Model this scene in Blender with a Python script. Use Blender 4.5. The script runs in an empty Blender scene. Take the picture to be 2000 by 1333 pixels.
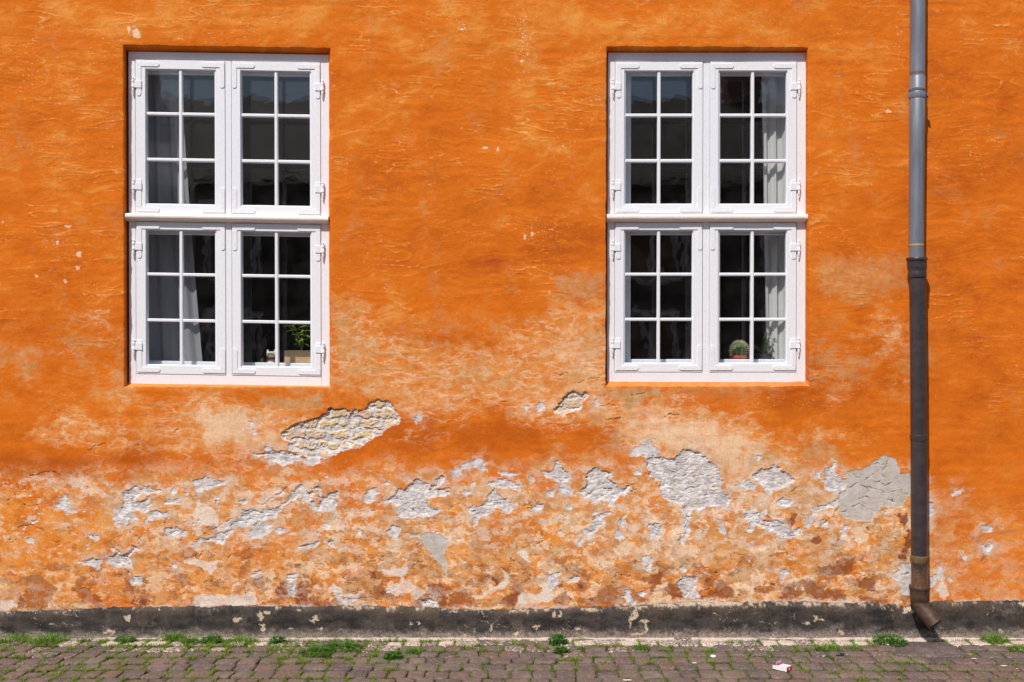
import bpy, math, random
import numpy as np
from mathutils import Vector, Matrix

scene = bpy.context.scene
COL = scene.collection
random.seed(7)
RNG = np.random.default_rng(11)

# ------------------------------------------------------------------ camera, sky, sun, exposure
F, CU, CV, CAMD, CAMZ = 2047.5, 1000.0, 666.5, 6.3, 1.775
cam_d = bpy.data.cameras.new("camera")
cam_d.sensor_width = 36.0
cam_d.lens = 36.0 * F / 2000.0
cam_d.clip_end = 500.0
cam = bpy.data.objects.new("camera", cam_d)
cam.location = (0, -CAMD, CAMZ)
cam.rotation_euler = (math.radians(90), 0, 0)
COL.objects.link(cam)
scene.camera = cam

SUN_DIR = Vector((-0.50, -1.0, 1.40)).normalized()          # towards the sun
elev = math.asin(SUN_DIR.z)
azim = math.atan2(SUN_DIR.x, SUN_DIR.y)
world = bpy.data.worlds.new("World")
scene.world = world
world.use_nodes = True
wn = world.node_tree.nodes
wl = world.node_tree.links
wn.clear()
sky = wn.new("ShaderNodeTexSky")
sky.sky_type = 'NISHITA'
sky.sun_disc = False
sky.sun_elevation = elev
sky.sun_rotation = azim
bg = wn.new("ShaderNodeBackground")
bg.inputs["Strength"].default_value = 0.095
wo = wn.new("ShaderNodeOutputWorld")
wl.new(sky.outputs[0], bg.inputs[0])
wl.new(bg.outputs[0], wo.inputs[0])

sun_d = bpy.data.lights.new("sun", 'SUN')
sun_d.energy = 4.1
sun_d.angle = math.radians(0.53)
sun_d.color = (1.0, 0.965, 0.915)
sun = bpy.data.objects.new("sun", sun_d)
sun.rotation_euler = (-SUN_DIR).to_track_quat('-Z', 'Y').to_euler()
sun.location = (-4, -9, 12)
COL.objects.link(sun)

scene.view_settings.view_transform = 'Standard'
scene.view_settings.look = 'None'
scene.view_settings.gamma = 1.0
scene.view_settings.use_curve_mapping = False
scene.view_settings.exposure = 0.0
scene.cycles.max_bounces = 8
scene.cycles.transparent_max_bounces = 16

# ------------------------------------------------------------------ helpers
def W(u, v, d=0.0):
    """point at depth d behind the wall face, for a position measured on the photograph"""
    s = (CAMD + d) / F
    return ((u - CU) * s, d, CAMZ - (v - CV) * s)

def G(u, v):
    """point on the pavement"""
    dist = CAMZ * F / (v - CV)
    return ((u - CU) * dist / F, dist - CAMD)

def lin(r, g, b):
    f = lambda c: (c / 255 / 12.92) if c / 255 <= 0.04045 else ((c / 255 + 0.055) / 1.055) ** 2.4
    return (f(r), f(g), f(b), 1.0)

class MB:
    def __init__(s):
        s.v, s.f = [], []
    def add(s, vs, fs):
        o = len(s.v)
        s.v += [tuple(p) for p in vs]
        s.f += [tuple(i + o for i in f) for f in fs]
    def slab(s, quad, d0, d1, c=0.0015):
        """quad: four photo positions TL TR BR BL; a board from depth d0 (front, chamfered) to d1"""
        P = [W(u, v, d0) for u, v in quad]
        cx = sum(p[0] for p in P) / 4; cz = sum(p[2] for p in P) / 4
        def ins(p, k):
            return (p[0] - math.copysign(min(k, abs(p[0] - cx) * .8), p[0] - cx), p[2] - math.copysign(min(k, abs(p[2] - cz) * .8), p[2] - cz))
        a = [(ins(p, c)[0], d0, ins(p, c)[1]) for p in P]
        b = [(p[0], d0 + c, p[2]) for p in P]
        e = [(p[0], d1, p[2]) for p in P]
        fs = [(3, 2, 1, 0), (8, 9, 10, 11)]
        for i in range(4):
            j = (i + 1) % 4
            fs += [(i, j, j + 4, i + 4), (i + 4, j + 4, j + 8, i + 8)]
        s.add(a + b + e, fs)
    def box(s, x0, x1, y0, y1, z0, z1):
        v = [(x, y, z) for x in (x0, x1) for y in (y0, y1) for z in (z0, z1)]
        s.add(v, [(0, 1, 3, 2), (4, 6, 7, 5), (0, 4, 5, 1), (2, 3, 7, 6), (0, 2, 6, 4), (1, 5, 7, 3)])
    def rings(s, rings, cap0=True, cap1=True):
        n = len(rings[0]); o = []
        for r in rings: o += r
        fs = []
        for k in range(len(rings) - 1):
            for i in range(n):
                j = (i + 1) % n
                fs.append((k * n + i, k * n + j, (k + 1) * n + j, (k + 1) * n + i))
        if cap0: fs.append(tuple(range(n - 1, -1, -1)))
        if cap1: fs.append(tuple((len(rings) - 1) * n + i for i in range(n)))
        s.add(o, fs)
    def lathe(s, prof, cx, cy, n=20, cz=0.0, cap=True, lean=None):
        """prof: (z, r) list; lean: function z -> (x,y)"""
        R = []
        for z, r in prof:
            ox, oy = lean(z) if lean else (cx, cy)
            R.append([(ox + r * math.cos(2 * math.pi * i / n), oy + r * math.sin(2 * math.pi * i / n), z + cz) for i in range(n)])
        s.rings(R, cap, cap)
    def sweep(s, pts, rad, n=20, cap0=True, cap1=True):
        R = []
        up = Vector((1, 0, 0))
        for k, p in enumerate(pts):
            p = Vector(p)
            a = Vector(pts[max(k - 1, 0)]); b = Vector(pts[min(k + 1, len(pts) - 1)])
            t = (b - a).normalized()
            x = (up - t * up.dot(t)).normalized(); y = t.cross(x)
            r = rad[k] if hasattr(rad, '__len__') else rad
            R.append([tuple(p + x * (r * math.cos(2 * math.pi * i / n)) + y * (r * math.sin(2 * math.pi * i / n))) for i in range(n)])
        s.rings(R, cap0, cap1)
    def sphere(s, c, r, n=12, m=8, sc=(1, 1, 1)):
        R = []
        for k in range(1, m):
            a = math.pi * k / m
            R.append([(c[0] + sc[0] * r * math.sin(a) * math.cos(2 * math.pi * i / n), c[1] + sc[1] * r * math.sin(a) * math.sin(2 * math.pi * i / n), c[2] - sc[2] * r * math.cos(a)) for i in range(n)])
        s.rings(R)
    def build(s, name, m, parent=None, smooth=False):
        me = bpy.data.meshes.new(name)
        me.from_pydata(s.v, [], s.f)
        me.update()
        if smooth:
            me.polygons.foreach_set("use_smooth", [True] * len(me.polygons))
        me.materials.append(m)
        o = bpy.data.objects.new(name, me)
        COL.objects.link(o)
        if parent: o.parent = parent
        return o

def auto_smooth(o, deg=35):
    me = o.data
    me.polygons.foreach_set("use_smooth", [True] * len(me.polygons))
    me.set_sharp_from_angle(angle=math.radians(deg))

def empty(name, loc=(0, 0, 0)):
    o = bpy.data.objects.new(name, None)
    o.location = loc
    o.empty_display_size = 0.1
    COL.objects.link(o)
    return o

def tag(o, label=None, cat=None, group=None, kind=None):
    if label: o["label"] = label
    if cat: o["category"] = cat
    if group: o["group"] = group
    if kind: o["kind"] = kind
    return o

def adopt(o, parent):
    """parent keeping the mesh where it is"""
    o.parent = parent
    o.matrix_parent_inverse = Matrix.Translation(-Vector(parent.location))
    return o

# ---- shader node helper
class NT:
    def __init__(s, name):
        s.m = bpy.data.materials.new(name)
        s.m.use_nodes = True
        s.t = s.m.node_tree
        s.t.nodes.clear()
        s.out = s.t.nodes.new("ShaderNodeOutputMaterial")
    def put(s, sock, val):
        if hasattr(val, "node"): s.t.links.new(val, sock)
        elif val is not None: sock.default_value = val
    def n(s, typ, ins=None, out=0, **props):
        nd = s.t.nodes.new(typ)
        for k, v in props.items(): setattr(nd, k, v)
        for k, v in (ins or {}).items(): s.put(nd.inputs[k], v)
        return nd.outputs[out]
    def obj(s): return s.n("ShaderNodeTexCoord", out=3)
    def mapping(s, vec, scale): return s.n("ShaderNodeMapping", {"Vector": vec, "Scale": scale})
    def noise(s, vec, scale, detail=4, rough=.55, out=0): return s.n("ShaderNodeTexNoise", {"Vector": vec, "Scale": scale, "Detail": detail, "Roughness": rough}, out)
    def mix(s, f, a, b, blend='MIX'):
        nd = s.t.nodes.new("ShaderNodeMix"); nd.data_type = 'RGBA'; nd.blend_type = blend
        s.put(nd.inputs[0], f); s.put(nd.inputs[6], a); s.put(nd.inputs[7], b)
        return nd.outputs[2]
    def math(s, op, a, b=None, c=None):
        nd = s.t.nodes.new("ShaderNodeMath"); nd.operation = op
        s.put(nd.inputs[0], a)
        if b is not None: s.put(nd.inputs[1], b)
        if c is not None: s.put(nd.inputs[2], c)
        return nd.outputs[0]
    def ramp(s, f, lo, hi, a=0.0, b=1.0):
        return s.n("ShaderNodeMapRange", {0: f, 1: lo, 2: hi, 3: a, 4: b}, interpolation_type='SMOOTHSTEP')
    def attr(s, name): return s.n("ShaderNodeAttribute", out=2, attribute_name=name)
    def bump(s, h, strength=.3, dist=.002): return s.n("ShaderNodeBump", {"Height": h, "Strength": strength, "Distance": dist})
    def pbr(s, color, rough=.7, metal=0.0, normal=None, spec=.5, **kw):
        nd = s.t.nodes.new("ShaderNodeBsdfPrincipled")
        s.put(nd.inputs["Base Color"], color); s.put(nd.inputs["Roughness"], rough); s.put(nd.inputs["Metallic"], metal)
        s.put(nd.inputs["Specular IOR Level"], spec)
        if normal is not None: s.put(nd.inputs["Normal"], normal)
        for k, v in kw.items(): s.put(nd.inputs[k], v)
        s.t.links.new(nd.outputs[0], s.out.inputs[0])
        return s.m

def simple(name, c1, c2, scale=40, rough=.6, bump=.2, metal=0.0, spec=.5, dist=.001, **kw):
    t = NT(name); o = t.obj()
    nz = t.noise(o, scale, 5, .6)
    return t.pbr(t.mix(t.ramp(nz, .3, .7), c1, c2), rough, metal, t.bump(nz, bump, dist), spec, **kw)

# ---- numpy noise
def smooth(a, b, x):
    t = np.clip((x - a) / (b - a), 0, 1)
    return t * t * (3 - 2 * t)

def perlin(x, y, seed=0):
    r = np.random.default_rng(seed)
    perm = r.permutation(256).astype(np.int32); perm = np.concatenate([perm, perm])
    ang = r.random(256).astype(np.float32) * 2 * np.pi
    gx, gy = np.cos(ang), np.sin(ang)
    x = np.asarray(x, np.float32); y = np.asarray(y, np.float32)
    xi = np.floor(x).astype(np.int32); yi = np.floor(y).astype(np.int32)
    xf = x - xi; yf = y - yi
    u = xf * xf * xf * (xf * (xf * 6 - 15) + 10); v = yf * yf * yf * (yf * (yf * 6 - 15) + 10)
    xa = xi & 255; xb = (xi + 1) & 255; ya = yi & 255; yb = (yi + 1) & 255
    def g(a, b, fx, fy):
        h = perm[perm[a] + b]
        return gx[h] * fx + gy[h] * fy
    n0 = g(xa, ya, xf, yf); n1 = g(xb, ya, xf - 1, yf)
    n2 = g(xa, yb, xf, yf - 1); n3 = g(xb, yb, xf - 1, yf - 1)
    a = n0 + u * (n1 - n0); b = n2 + u * (n3 - n2)
    return (a + v * (b - a)) * 1.5

def fbm(x, y, o=4, seed=0, gain=.5):
    t = 0; a = 1.0; f = 1.0; n = 0
    for k in range(o):
        ca, sa = math.cos(.35 + .9 * k), math.sin(.35 + .9 * k)
        t = t + a * perlin((x * ca - y * sa) * f + 17.3 * k, (x * sa + y * ca) * f - 9.1 * k, seed + 31 * k); n += a
        a *= gain; f *= 2.03
    return t / n

def sdf(poly, x, y):
    """signed distance, positive inside"""
    p = np.asarray(poly, np.float32); n = len(p)
    d = np.full(x.shape, 1e9, np.float32); ins = np.zeros(x.shape, bool)
    for i in range(n):
        ax, ay = p[i]; bx, by = p[(i + 1) % n]
        ex, ey = bx - ax, by - ay
        wx, wy = x - ax, y - ay
        t = np.clip((wx * ex + wy * ey) / (ex * ex + ey * ey + 1e-9), 0, 1)
        d = np.minimum(d, (wx - ex * t) ** 2 + (wy - ey * t) ** 2)
        c = ((ay > y) != (by > y))
        if ey != 0:
            ins ^= c & (x < ax + (y - ay) * ex / ey)
    return np.where(ins, np.sqrt(d), -np.sqrt(d))

def segdist(pts, x, y):
    d = np.full(x.shape, 1e9, np.float32)
    for (ax, ay), (bx, by) in zip(pts[:-1], pts[1:]):
        ex, ey = bx - ax, by - ay
        t = np.clip(((x - ax) * ex + (y - ay) * ey) / (ex * ex + ey * ey + 1e-9), 0, 1)
        d = np.minimum(d, (x - ax - ex * t) ** 2 + (y - ay - ey * t) ** 2)
    return np.sqrt(d)

def big_mesh(name, verts, quads, attrs, m, parent):
    me = bpy.data.meshes.new(name)
    me.vertices.add(len(verts)); me.vertices.foreach_set("co", np.ascontiguousarray(verts, np.float32).ravel())
    nq = len(quads)
    me.loops.add(nq * 4); me.loops.foreach_set("vertex_index", np.ascontiguousarray(quads, np.int32).ravel())
    me.polygons.add(nq); me.polygons.foreach_set("loop_start", np.arange(0, nq * 4, 4, dtype=np.int32))
    try: me.polygons.foreach_set("loop_total", np.full(nq, 4, np.int32))
    except Exception: pass
    me.polygons.foreach_set("use_smooth", np.ones(nq, bool))
    me.update(calc_edges=True)
    for k, a in attrs.items():
        at = me.attributes.new(k, 'FLOAT', 'POINT')
        at.data.foreach_set("value", np.ascontiguousarray(a, np.float32))
    me.materials.append(m)
    o = bpy.data.objects.new(name, me)
    COL.objects.link(o)
    if parent: o.parent = parent
    return o

# ------------------------------------------------------------------ damage map of the wall (positions measured on the wall face)
def Q(ox, oy, k, pts): return [(ox + a / k, oy + b / k) for a, b in pts]
C1 = lambda *p: Q(0, 740, 4, p)
C2 = lambda *p: Q(450, 740, 4, p)
C3 = lambda *p: Q(900, 740, 4, p)
C4 = lambda *p: Q(1300, 740, 4, p)
C5 = lambda *p: Q(0, 1000, 4, p)
C6 = lambda *p: Q(450, 1000, 4, p)
C7 = lambda *p: Q(900, 1000, 4, p)
C8 = lambda *p: Q(1300, 1000, 4, p)
C9 = lambda *p: Q(1680, 840, 2.703, p)

BRICK = [
    (C2((380,450),(500,370),(640,330),(720,280),(790,240),(880,240),(930,265),(1060,245),(1100,180),(1160,165),(1250,185),(1290,240),(1320,300),(1310,350),(1240,375),(1180,420),(1100,480),(1000,540),(880,560),(760,610),(620,600),(490,590),(450,540),(460,480),(400,470)), 11.0),
    (C3((740,230),(800,150),(850,115),(890,100),(920,120),(985,115),(970,170),(940,200),(935,240),(860,260),(790,285),(735,265)), 10.0),
]
# plaster lost: polygon, depth in mm
LIME = [
    (C2((170,590),(250,590),(370,560),(440,580),(500,610),(480,650),(410,690),(380,660),(300,650),(290,610)), 6),
    (C2((660,600),(700,595),(700,670),(640,670),(560,650),(500,640),(510,625),(640,630)), 3),
    (C2((620,880),(680,840),(700,930),(760,920),(830,890),(820,1000),(810,1060),(780,1030),(680,1030),(700,960),(690,880),(640,860),(630,980),(615,940)), 7),
    (C2((1200,960),(1290,920),(1340,850),(1460,790),(1540,830),(1560,880),(1640,770),(1650,800),(1590,880),(1700,890),(1590,910),(1530,940),(1560,990),(1640,1030),(1560,1070),(1430,1070),(1310,1080),(1310,1000),(1260,960)), 7),
    (C2((1730,750),(1800,690),(1880,640),(1950,640),(2000,680),(2000,720),(1930,690),(1880,670),(1800,720),(1780,760)), 3),
    (C2((1070,930),(1100,850),(1150,850),(1150,880),(1110,900),(1110,950),(1075,960)), 4),
    (C2((1230,1190),(1270,1160),(1310,1170),(1320,1250),(1270,1240)), 4),
    (C2((140,1200),(200,1130),(250,1120),(330,1140),(320,1200),(240,1240),(150,1260)), 5),
    (C2((360,1190),(400,1170),(440,1190),(430,1210),(390,1210)), 4),
    (C1((1720,1170),(1800,1120),(1900,1040),(2000,1020),(2130,1030),(2240,970),(2300,880),(2360,820),(2410,900),(2440,960),(2460,1010),(2420,990),(2350,900),(2250,950),(2180,1030),(2130,1100),(2000,1120),(1880,1140),(1740,1180)), 6),
    (C1((950,900),(1030,860),(1050,830),(1080,870),(1160,850),(1240,870),(1200,900),(1080,900),(1045,940),(1060,980),(1150,940),(1180,990),(1140,1050),(1040,1010),(1000,1050),(1070,1090),(940,1120),(890,1100),(890,1040),(960,1000)), 6),
    (C1((450,990),(500,910),(520,950),(530,1000),(600,1040),(520,1060),(490,1000)), 4),
    (C1((1530,800),(1600,760),(1690,790),(1780,790),(1770,830),(1700,840),(1560,890),(1540,850)), 5),
    (C1((1310,970),(1380,950),(1390,980),(1340,985)), 4),
    (C1((1140,1050),(1260,1050),(1310,1040),(1300,1080),(1240,1090),(1150,1085)), 4),
    (C1((1300,1190),(1420,1170),(1450,1190),(1400,1240),(1310,1240)), 5),
    (C1((1530,1260),(1640,1250),(1740,1200),(1800,1190),(1740,1290),(1640,1270),(1560,1290),(1540,1330),(1530,1330)), 5),
    (C3((640,730),(720,710),(740,640),(760,630),(790,680),(840,740),(850,800),(800,810),(830,850),(880,880),(860,910),(770,890),(790,830),(740,760),(660,770)), 5),
    (C3((980,740),(1060,715),(1170,730),(1170,780),(1200,830),(1210,860),(1320,855),(1280,900),(1200,940),(1060,980),(990,930),(910,890),(990,860),(1000,800)), 9),
    ([(1265,915),(1270,900),(1290,895),(1320,897),(1338,879),(1358,887),(1392,905),(1402,920),(1408,940),(1410,960),(1428,978),(1422,990),(1382,987),(1372,996),(1355,995),(1347,1003),(1345,1030),(1347,1036),(1335,1060),(1330,1058),(1337,1035),(1337,1005),(1335,987),(1305,980),(1290,955),(1290,943),(1270,930)], 9),
    (C4((690,760),(750,705),(900,705),(990,770),(1000,790),(950,820),(880,860),(810,900),(760,850),(730,800)), 9),
    (C4((1250,710),(1310,670),(1320,740),(1390,795),(1440,820),(1400,890),(1260,880),(1250,800)), 6),
    (C4((1400,880),(1430,880),(1330,990),(1250,1010),(1180,1050),(1120,1160),(1090,1150),(1150,1040),(1270,990),(1340,950)), 5),
    (C4((630,1070),(740,1040),(740,1090),(800,1120),(880,1115),(940,1160),(970,1190),(1040,1170),(1050,1210),(980,1240),(880,1220),(780,1180),(700,1150),(650,1200)), 7),
    (C4((860,960),(990,950),(970,1000),(900,1000),(870,990)), 5),
    (C4((1185,740),(1205,740),(1210,780),(1190,780)), 4),
    (C4((490,840),(600,820),(660,800),(700,860),(690,890),(600,840)), 4),
    (C4((1370,1190),(1410,1140),(1415,1150),(1390,1200)), 4),
    (C4((590,960),(610,1010),(680,1030),(780,1050),(640,1080),(600,1010)), 4),
    (C3((75,1020),(180,980),(230,900),(260,880),(310,920),(390,960),(395,1070),(340,1030),(300,970),(230,1030),(150,1080),(110,1140),(80,1090)), 6),
    (C3((230,810),(340,790),(410,820),(450,850),(455,900),(420,880),(380,850),(290,840)), 5),
    (C3((0,890),(40,870),(70,890),(40,910),(10,910)), 5),
    (C3((555,1030),(590,990),(640,985),(610,1035)), 5),
    (C3((680,900),(740,860),(740,890),(690,910)), 4),
    (C3((290,740),(400,725),(430,740),(340,750)), 3),
    (C3((1310,545),(1340,560),(1470,500),(1530,560),(1530,610),(1480,640),(1420,600),(1330,600)), 3),
    (C3((1360,730),(1390,715),(1400,735),(1370,745)), 4),
    (C5((830,400),(910,310),(940,350),(980,340),(1040,270),(1090,290),(1010,340),(1030,430),(960,430),(880,420)), 8),
    (C5((640,390),(740,380),(800,380),(770,440),(700,420)), 5),
    (C5((710,180),(740,175),(770,215),(740,215)), 4),
    (C5((1035,540),(1060,510),(1100,515),(1090,560),(1050,575)), 4),
    (C5((1335,420),(1360,395),(1380,430),(1350,435)), 4),
    (C6((455,500),(490,490),(500,570),(495,650),(450,650),(470,570)), 5),
    (C6((1510,710),(1550,670),(1610,700),(1610,740),(1510,735)), 9),
    (C6((540,280),(600,250),(680,250),(640,275),(570,280)), 4),
    (C6((760,240),(790,235),(820,280),(780,280)), 5),
    (C6((175,495),(200,475),(235,470),(215,495)), 4),
    (C6((850,650),(880,680),(960,680),(1000,690),(860,720)), 3),
    (C7((1035,70),(1070,10),(1110,10),(1110,80),(1060,150),(990,210),(980,150),(1030,160)), 6),
    (C7((1240,90),(1280,30),(1290,70),(1250,120)), 4),
    (C7((1480,110),(1530,80),(1560,120),(1560,200),(1480,210)), 7),
    (C7((1415,350),(1450,350),(1480,390),(1470,480),(1440,450),(1420,400)), 4),
    (C7((1720,560),(1740,510),(1830,520),(1820,560),(1860,660),(1750,670)), 7),
    (C7((680,490),(770,480),(760,550),(700,590),(690,540)), 4),
    (C7((1260,660),(1290,630),(1320,680),(1360,750),(1330,740)), 4),
    (C7((930,270),(940,225),(955,225),(950,275)), 3),
    (C7((850,540),(880,510),(930,520),(900,530)), 3),
    (C8((1770,490),(1840,430),(1915,410),(1920,650),(1840,640),(1850,570),(1790,530)), 3),
    (C8((905,470),(940,460),(940,550),(915,560)), 4),
    (C8((420,70),(440,60),(450,120),(460,180),(420,140)), 4),
    (C9((350,380),(385,390),(385,440),(360,490),(350,490)), 4),
    (C9((650,520),(690,520),(680,545),(655,540)), 4),
    (C9((650,610),(690,610),(685,650),(660,640)), 4),
    (C9((370,780),(400,770),(395,820),(370,820)), 4),
    (C9((410,720),(430,730),(425,780)), 3),
    (C9((470,780),(490,790),(485,805)), 3),
    (C9((535,660),(560,665),(555,690)), 3),
    (C9((490,345),(530,320),(530,335),(505,350)), 2.5),
]
# thin white lime bloom, no depth
BLOOM = [
    C6((540,530),(600,540),(650,580),(700,600),(740,600),(810,545),(850,600),(880,640),(980,630),(1050,580),(1040,620),(960,680),(870,660),(730,610),(640,560)),
    C6((1170,460),(1230,450),(1350,430),(1370,370),(1380,430),(1410,450),(1340,490),(1370,540),(1390,520),(1430,580),(1520,620),(1450,700),(1420,620),(1300,660),(1220,630),(1200,590),(1330,560),(1310,510),(1200,490)),
    C7((470,630),(580,640),(640,620),(600,560),(620,550),(700,570),(740,690),(650,700),(440,740)),
    C7((400,340),(470,300),(510,310),(550,400),(500,370),(430,330)),
    C7((180,600),(240,600),(270,580),(340,530),(330,440),(380,500),(380,560),(300,600),(250,640),(180,650)),
    C5((1400,400),(1540,370),(1720,390),(1660,480),(1690,520),(1560,420)),
    C5((1500,720),(1560,640),(1700,660),(2000,640),(2000,745),(1500,740)),
    C5((1540,60),(1600,180),(1540,220),(1500,130),(1540,110)),
    C1((1500,1060),(1540,940),(1600,1000),(1700,1060),(1720,1180),(1640,1140),(1560,1130)),
    C2((200,940),(400,860),(440,890),(330,960),(220,1030)),
    C5((0,690),(90,690),(140,740),(0,780)),
    C6((0,570),(130,520),(60,560),(10,620)),
    C9((400,850),(440,780),(470,860),(440,900)),
]
CEMENT = [
    C4((1400,730),(1560,690),(1640,640),(1710,595),(1790,620),(1840,740),(1900,740),(1915,800),(1910,890),(1860,970),(1850,1000),(1690,1000),(1650,1020),(1600,1110),(1470,1115),(1390,1090),(1330,990),(1400,900),(1430,820)),
    C6((1480,180),(1550,160),(1640,170),(1700,210),(1700,270),(1670,330),(1690,420),(1690,500),(1660,440),(1600,380),(1550,300),(1500,250)),
    C6((1350,160),(1470,160),(1480,190),(1420,190)),
]
BEIGE = [
    (C2((250,150),(350,130),(480,150),(600,130),(720,110),(720,240),(600,230),(450,240),(250,220)), .8),
    (C3((1100,80),(1570,70),(1560,140),(1480,150),(1380,200),(1340,260),(1290,270),(1270,160),(1110,110)), 1),
    (C3((1000,290),(1120,290),(1140,340),(1080,370),(1000,360)), .75),
    (C3((1180,390),(1240,400),(1250,480),(1220,560),(1150,560),(1150,480)), .7),
    (C3((350,260),(390,220),(415,250),(390,300),(340,300)), .6),
    (C4((660,600),(880,570),(900,650),(660,660)), .8),
    (C4((1070,530),(1200,480),(1340,530),(1320,600),(1250,660),(1150,660),(1070,600)), .65),
    (C4((870,860),(1060,810),(1250,860),(1230,1000),(1180,1010),(1160,940),(1000,930),(900,950)), .8),
    (C4((1000,640),(1250,640),(1240,820),(1060,830)), .45),
    (C1((800,900),(950,880),(960,1000),(880,1060),(560,1040),(540,960),(700,960)), .7),
    (C1((820,800),(960,790),(1140,810),(1130,840),(960,830),(820,830)), .6),
    (C1((1150,190),(1280,180),(1300,230),(1150,220)), .6),
    (C1((1150,1090),(1260,1090),(1250,1180),(1160,1130)), .6),
    (C5((1670,440),(1760,380),(1820,400),(1800,490),(1700,520)), .5),
    (C5((1800,620),(1850,560),(1960,540),(1980,620),(1880,680),(1810,670)), .55),
    (C5((830,590),(930,600),(1050,620),(1050,700),(950,690)), .55),
    (C6((850,600),(900,550),(1050,570),(1000,620),(900,630)), .8),
    (C6((1540,290),(1640,400),(1680,520),(1560,480),(1400,420),(1420,300)), .4),
    (C7((380,370),(470,340),(530,400),(540,480),(620,600),(560,640),(480,620),(400,640),(360,560),(430,480)), .55),
    (C7((1860,130),(2000,130),(2000,180),(1870,175)), .6),
    (C8((250,140),(480,150),(640,200),(690,260),(600,400),(430,440),(260,360)), .5),
    (C8((1100,220),(1300,300),(1340,420),(1180,520),(1080,440)), .5),
    (C8((1720,150),(1830,150),(1830,220),(1720,210)), .8),
    (C8((1200,640),(1640,620),(1800,560),(1840,660),(1700,690),(1400,700)), .35),
    (C9((475,480),(530,460),(520,500),(480,500)), .7),
    (C9((560,400),(610,420),(580,440),(545,430)), .7),
    (C9((680,710),(720,710),(735,745),(700,740)), .8),
    ([(655,610),(690,605),(700,650),(670,665),(650,650)], .5),
    ([(1085,540),(1180,530),(1175,585),(1120,590),(1085,570)], .65),
    ([(1590,500),(1770,500),(1775,560),(1680,600),(1600,570)], .45),
    ([(1130,640),(1180,640),(1180,720),(1140,690)], .4),
]
RUST = [
    (C5((210,520),(300,480),(380,560),(440,600),(400,700),(330,760),(220,770),(200,640)), .6),
    (C5((140,710),(170,650),(205,700),(195,750),(140,745)), .9),
    (C5((1600,120),(1680,90),(1720,180),(1725,215),(1680,215),(1650,160)), .8),
    (C5((540,260),(590,240),(600,300),(570,310)), 0.4),
    (C6((350,610),(380,560),(450,540),(450,650),(500,670),(500,560),(560,550),(620,630),(610,690),(650,740),(540,740),(490,680),(370,670)), .95),
    (C6((650,720),(740,715),(750,735),(650,735)), .9),
    (C6((1140,650),(1200,640),(1250,670),(1360,650),(1360,690),(1260,700),(1160,680)), .6),
    (C6((1540,570),(1650,565),(1690,630),(1680,740),(1620,740),(1600,680),(1530,640)), .9),
    (C6((1450,680),(1490,655),(1510,690),(1500,720),(1455,715)), .95),
    (C6((1690,690),(1760,630),(1850,640),(1890,700),(1880,745),(1690,745)), .75),
    (C6((1395,330),(1450,320),(1460,345),(1400,355)), .8),
    (C6((495,400),(540,415),(530,435),(500,430)), .8),
    (C6((570,490),(600,495),(610,525),(585,525)), .8),
    (C7((220,730),(300,700),(380,640),(450,640),(430,740),(330,720)), .95),
    (C7((330,430),(380,430),(390,490),(450,490),(440,510),(370,510)), .7),
    (C7((395,590),(430,560),(440,580),(410,600)), .7),
    (C7((775,640),(830,630),(880,690),(800,690)), .9),
    (C7((750,560),(810,555),(820,590),(760,595)), .95),
    (C7((900,700),(1050,660),(1100,610),(1180,560),(1240,590),(1280,560),(1340,600),(1400,650),(1480,680),(1400,700),(1200,710),(1000,715)), .65),
    (C7((1475,600),(1480,510),(1550,460),(1590,470),(1550,570),(1510,630)), .9),
    (C7((1590,600),(1630,560),(1710,550),(1730,620),(1750,680),(1650,670)), .9),
    (C7((1860,660),(2000,620),(2000,680),(1860,685)), .8),
    (C7((1700,190),(1720,180),(1715,250),(1695,240)), .9),
    (C7((1200,400),(1400,400),(1480,480),(1380,490),(1200,470)), .45),
    (C7((80,180),(220,120),(350,170),(340,260),(200,330),(80,330)), .3),
    (C8((260,670),(340,650),(390,610),(400,530),(450,530),(540,600),(540,650),(400,680)), .9),
    (C8((890,690),(930,600),(960,560),(1020,540),(1020,680),(950,690)), .9),
    (C8((1070,600),(1100,550),(1160,540),(1220,600),(1330,600),(1420,650),(1400,700),(1200,690)), .85),
    (C8((1190,430),(1300,420),(1370,360),(1470,360),(1470,460),(1420,500),(1230,500)), .9),
    (C8((1440,530),(1640,530),(1650,610),(1540,600)), .8),
    (C8((1130,220),(1160,185),(1210,200),(1210,250),(1170,270),(1135,245)), .95),
    (C8((885,65),(960,60),(980,20),(1030,10),(1000,100),(970,145),(930,90)), .95),
    (C8((1070,10),(1110,10),(1110,65),(1085,50)), .9),
    (C8((1300,270),(1340,200),(1420,230),(1420,260),(1340,270)), .8),
    (C8((1810,20),(1890,10),(1895,70),(1850,110)), .95),
    (C8((1870,150),(1900,120),(1910,250),(1880,380),(1840,390),(1820,350),(1860,270)), .95),
    (C8((1510,680),(1560,660),(1740,690),(1720,705),(1530,715)), .8),
    (C8((800,30),(840,40),(830,60),(810,60)), .9),
    (C8((810,340),(900,310),(930,340),(860,360)), .6),
    (C8((460,120),(500,110),(510,180),(480,190)), .6),
    (C9((640,670),(665,660),(655,695),(640,695)), .6),
    (C9((525,760),(545,755),(540,775)), .7),
    (C9((585,570),(640,560),(635,590),(620,610)), .35),
]
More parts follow.
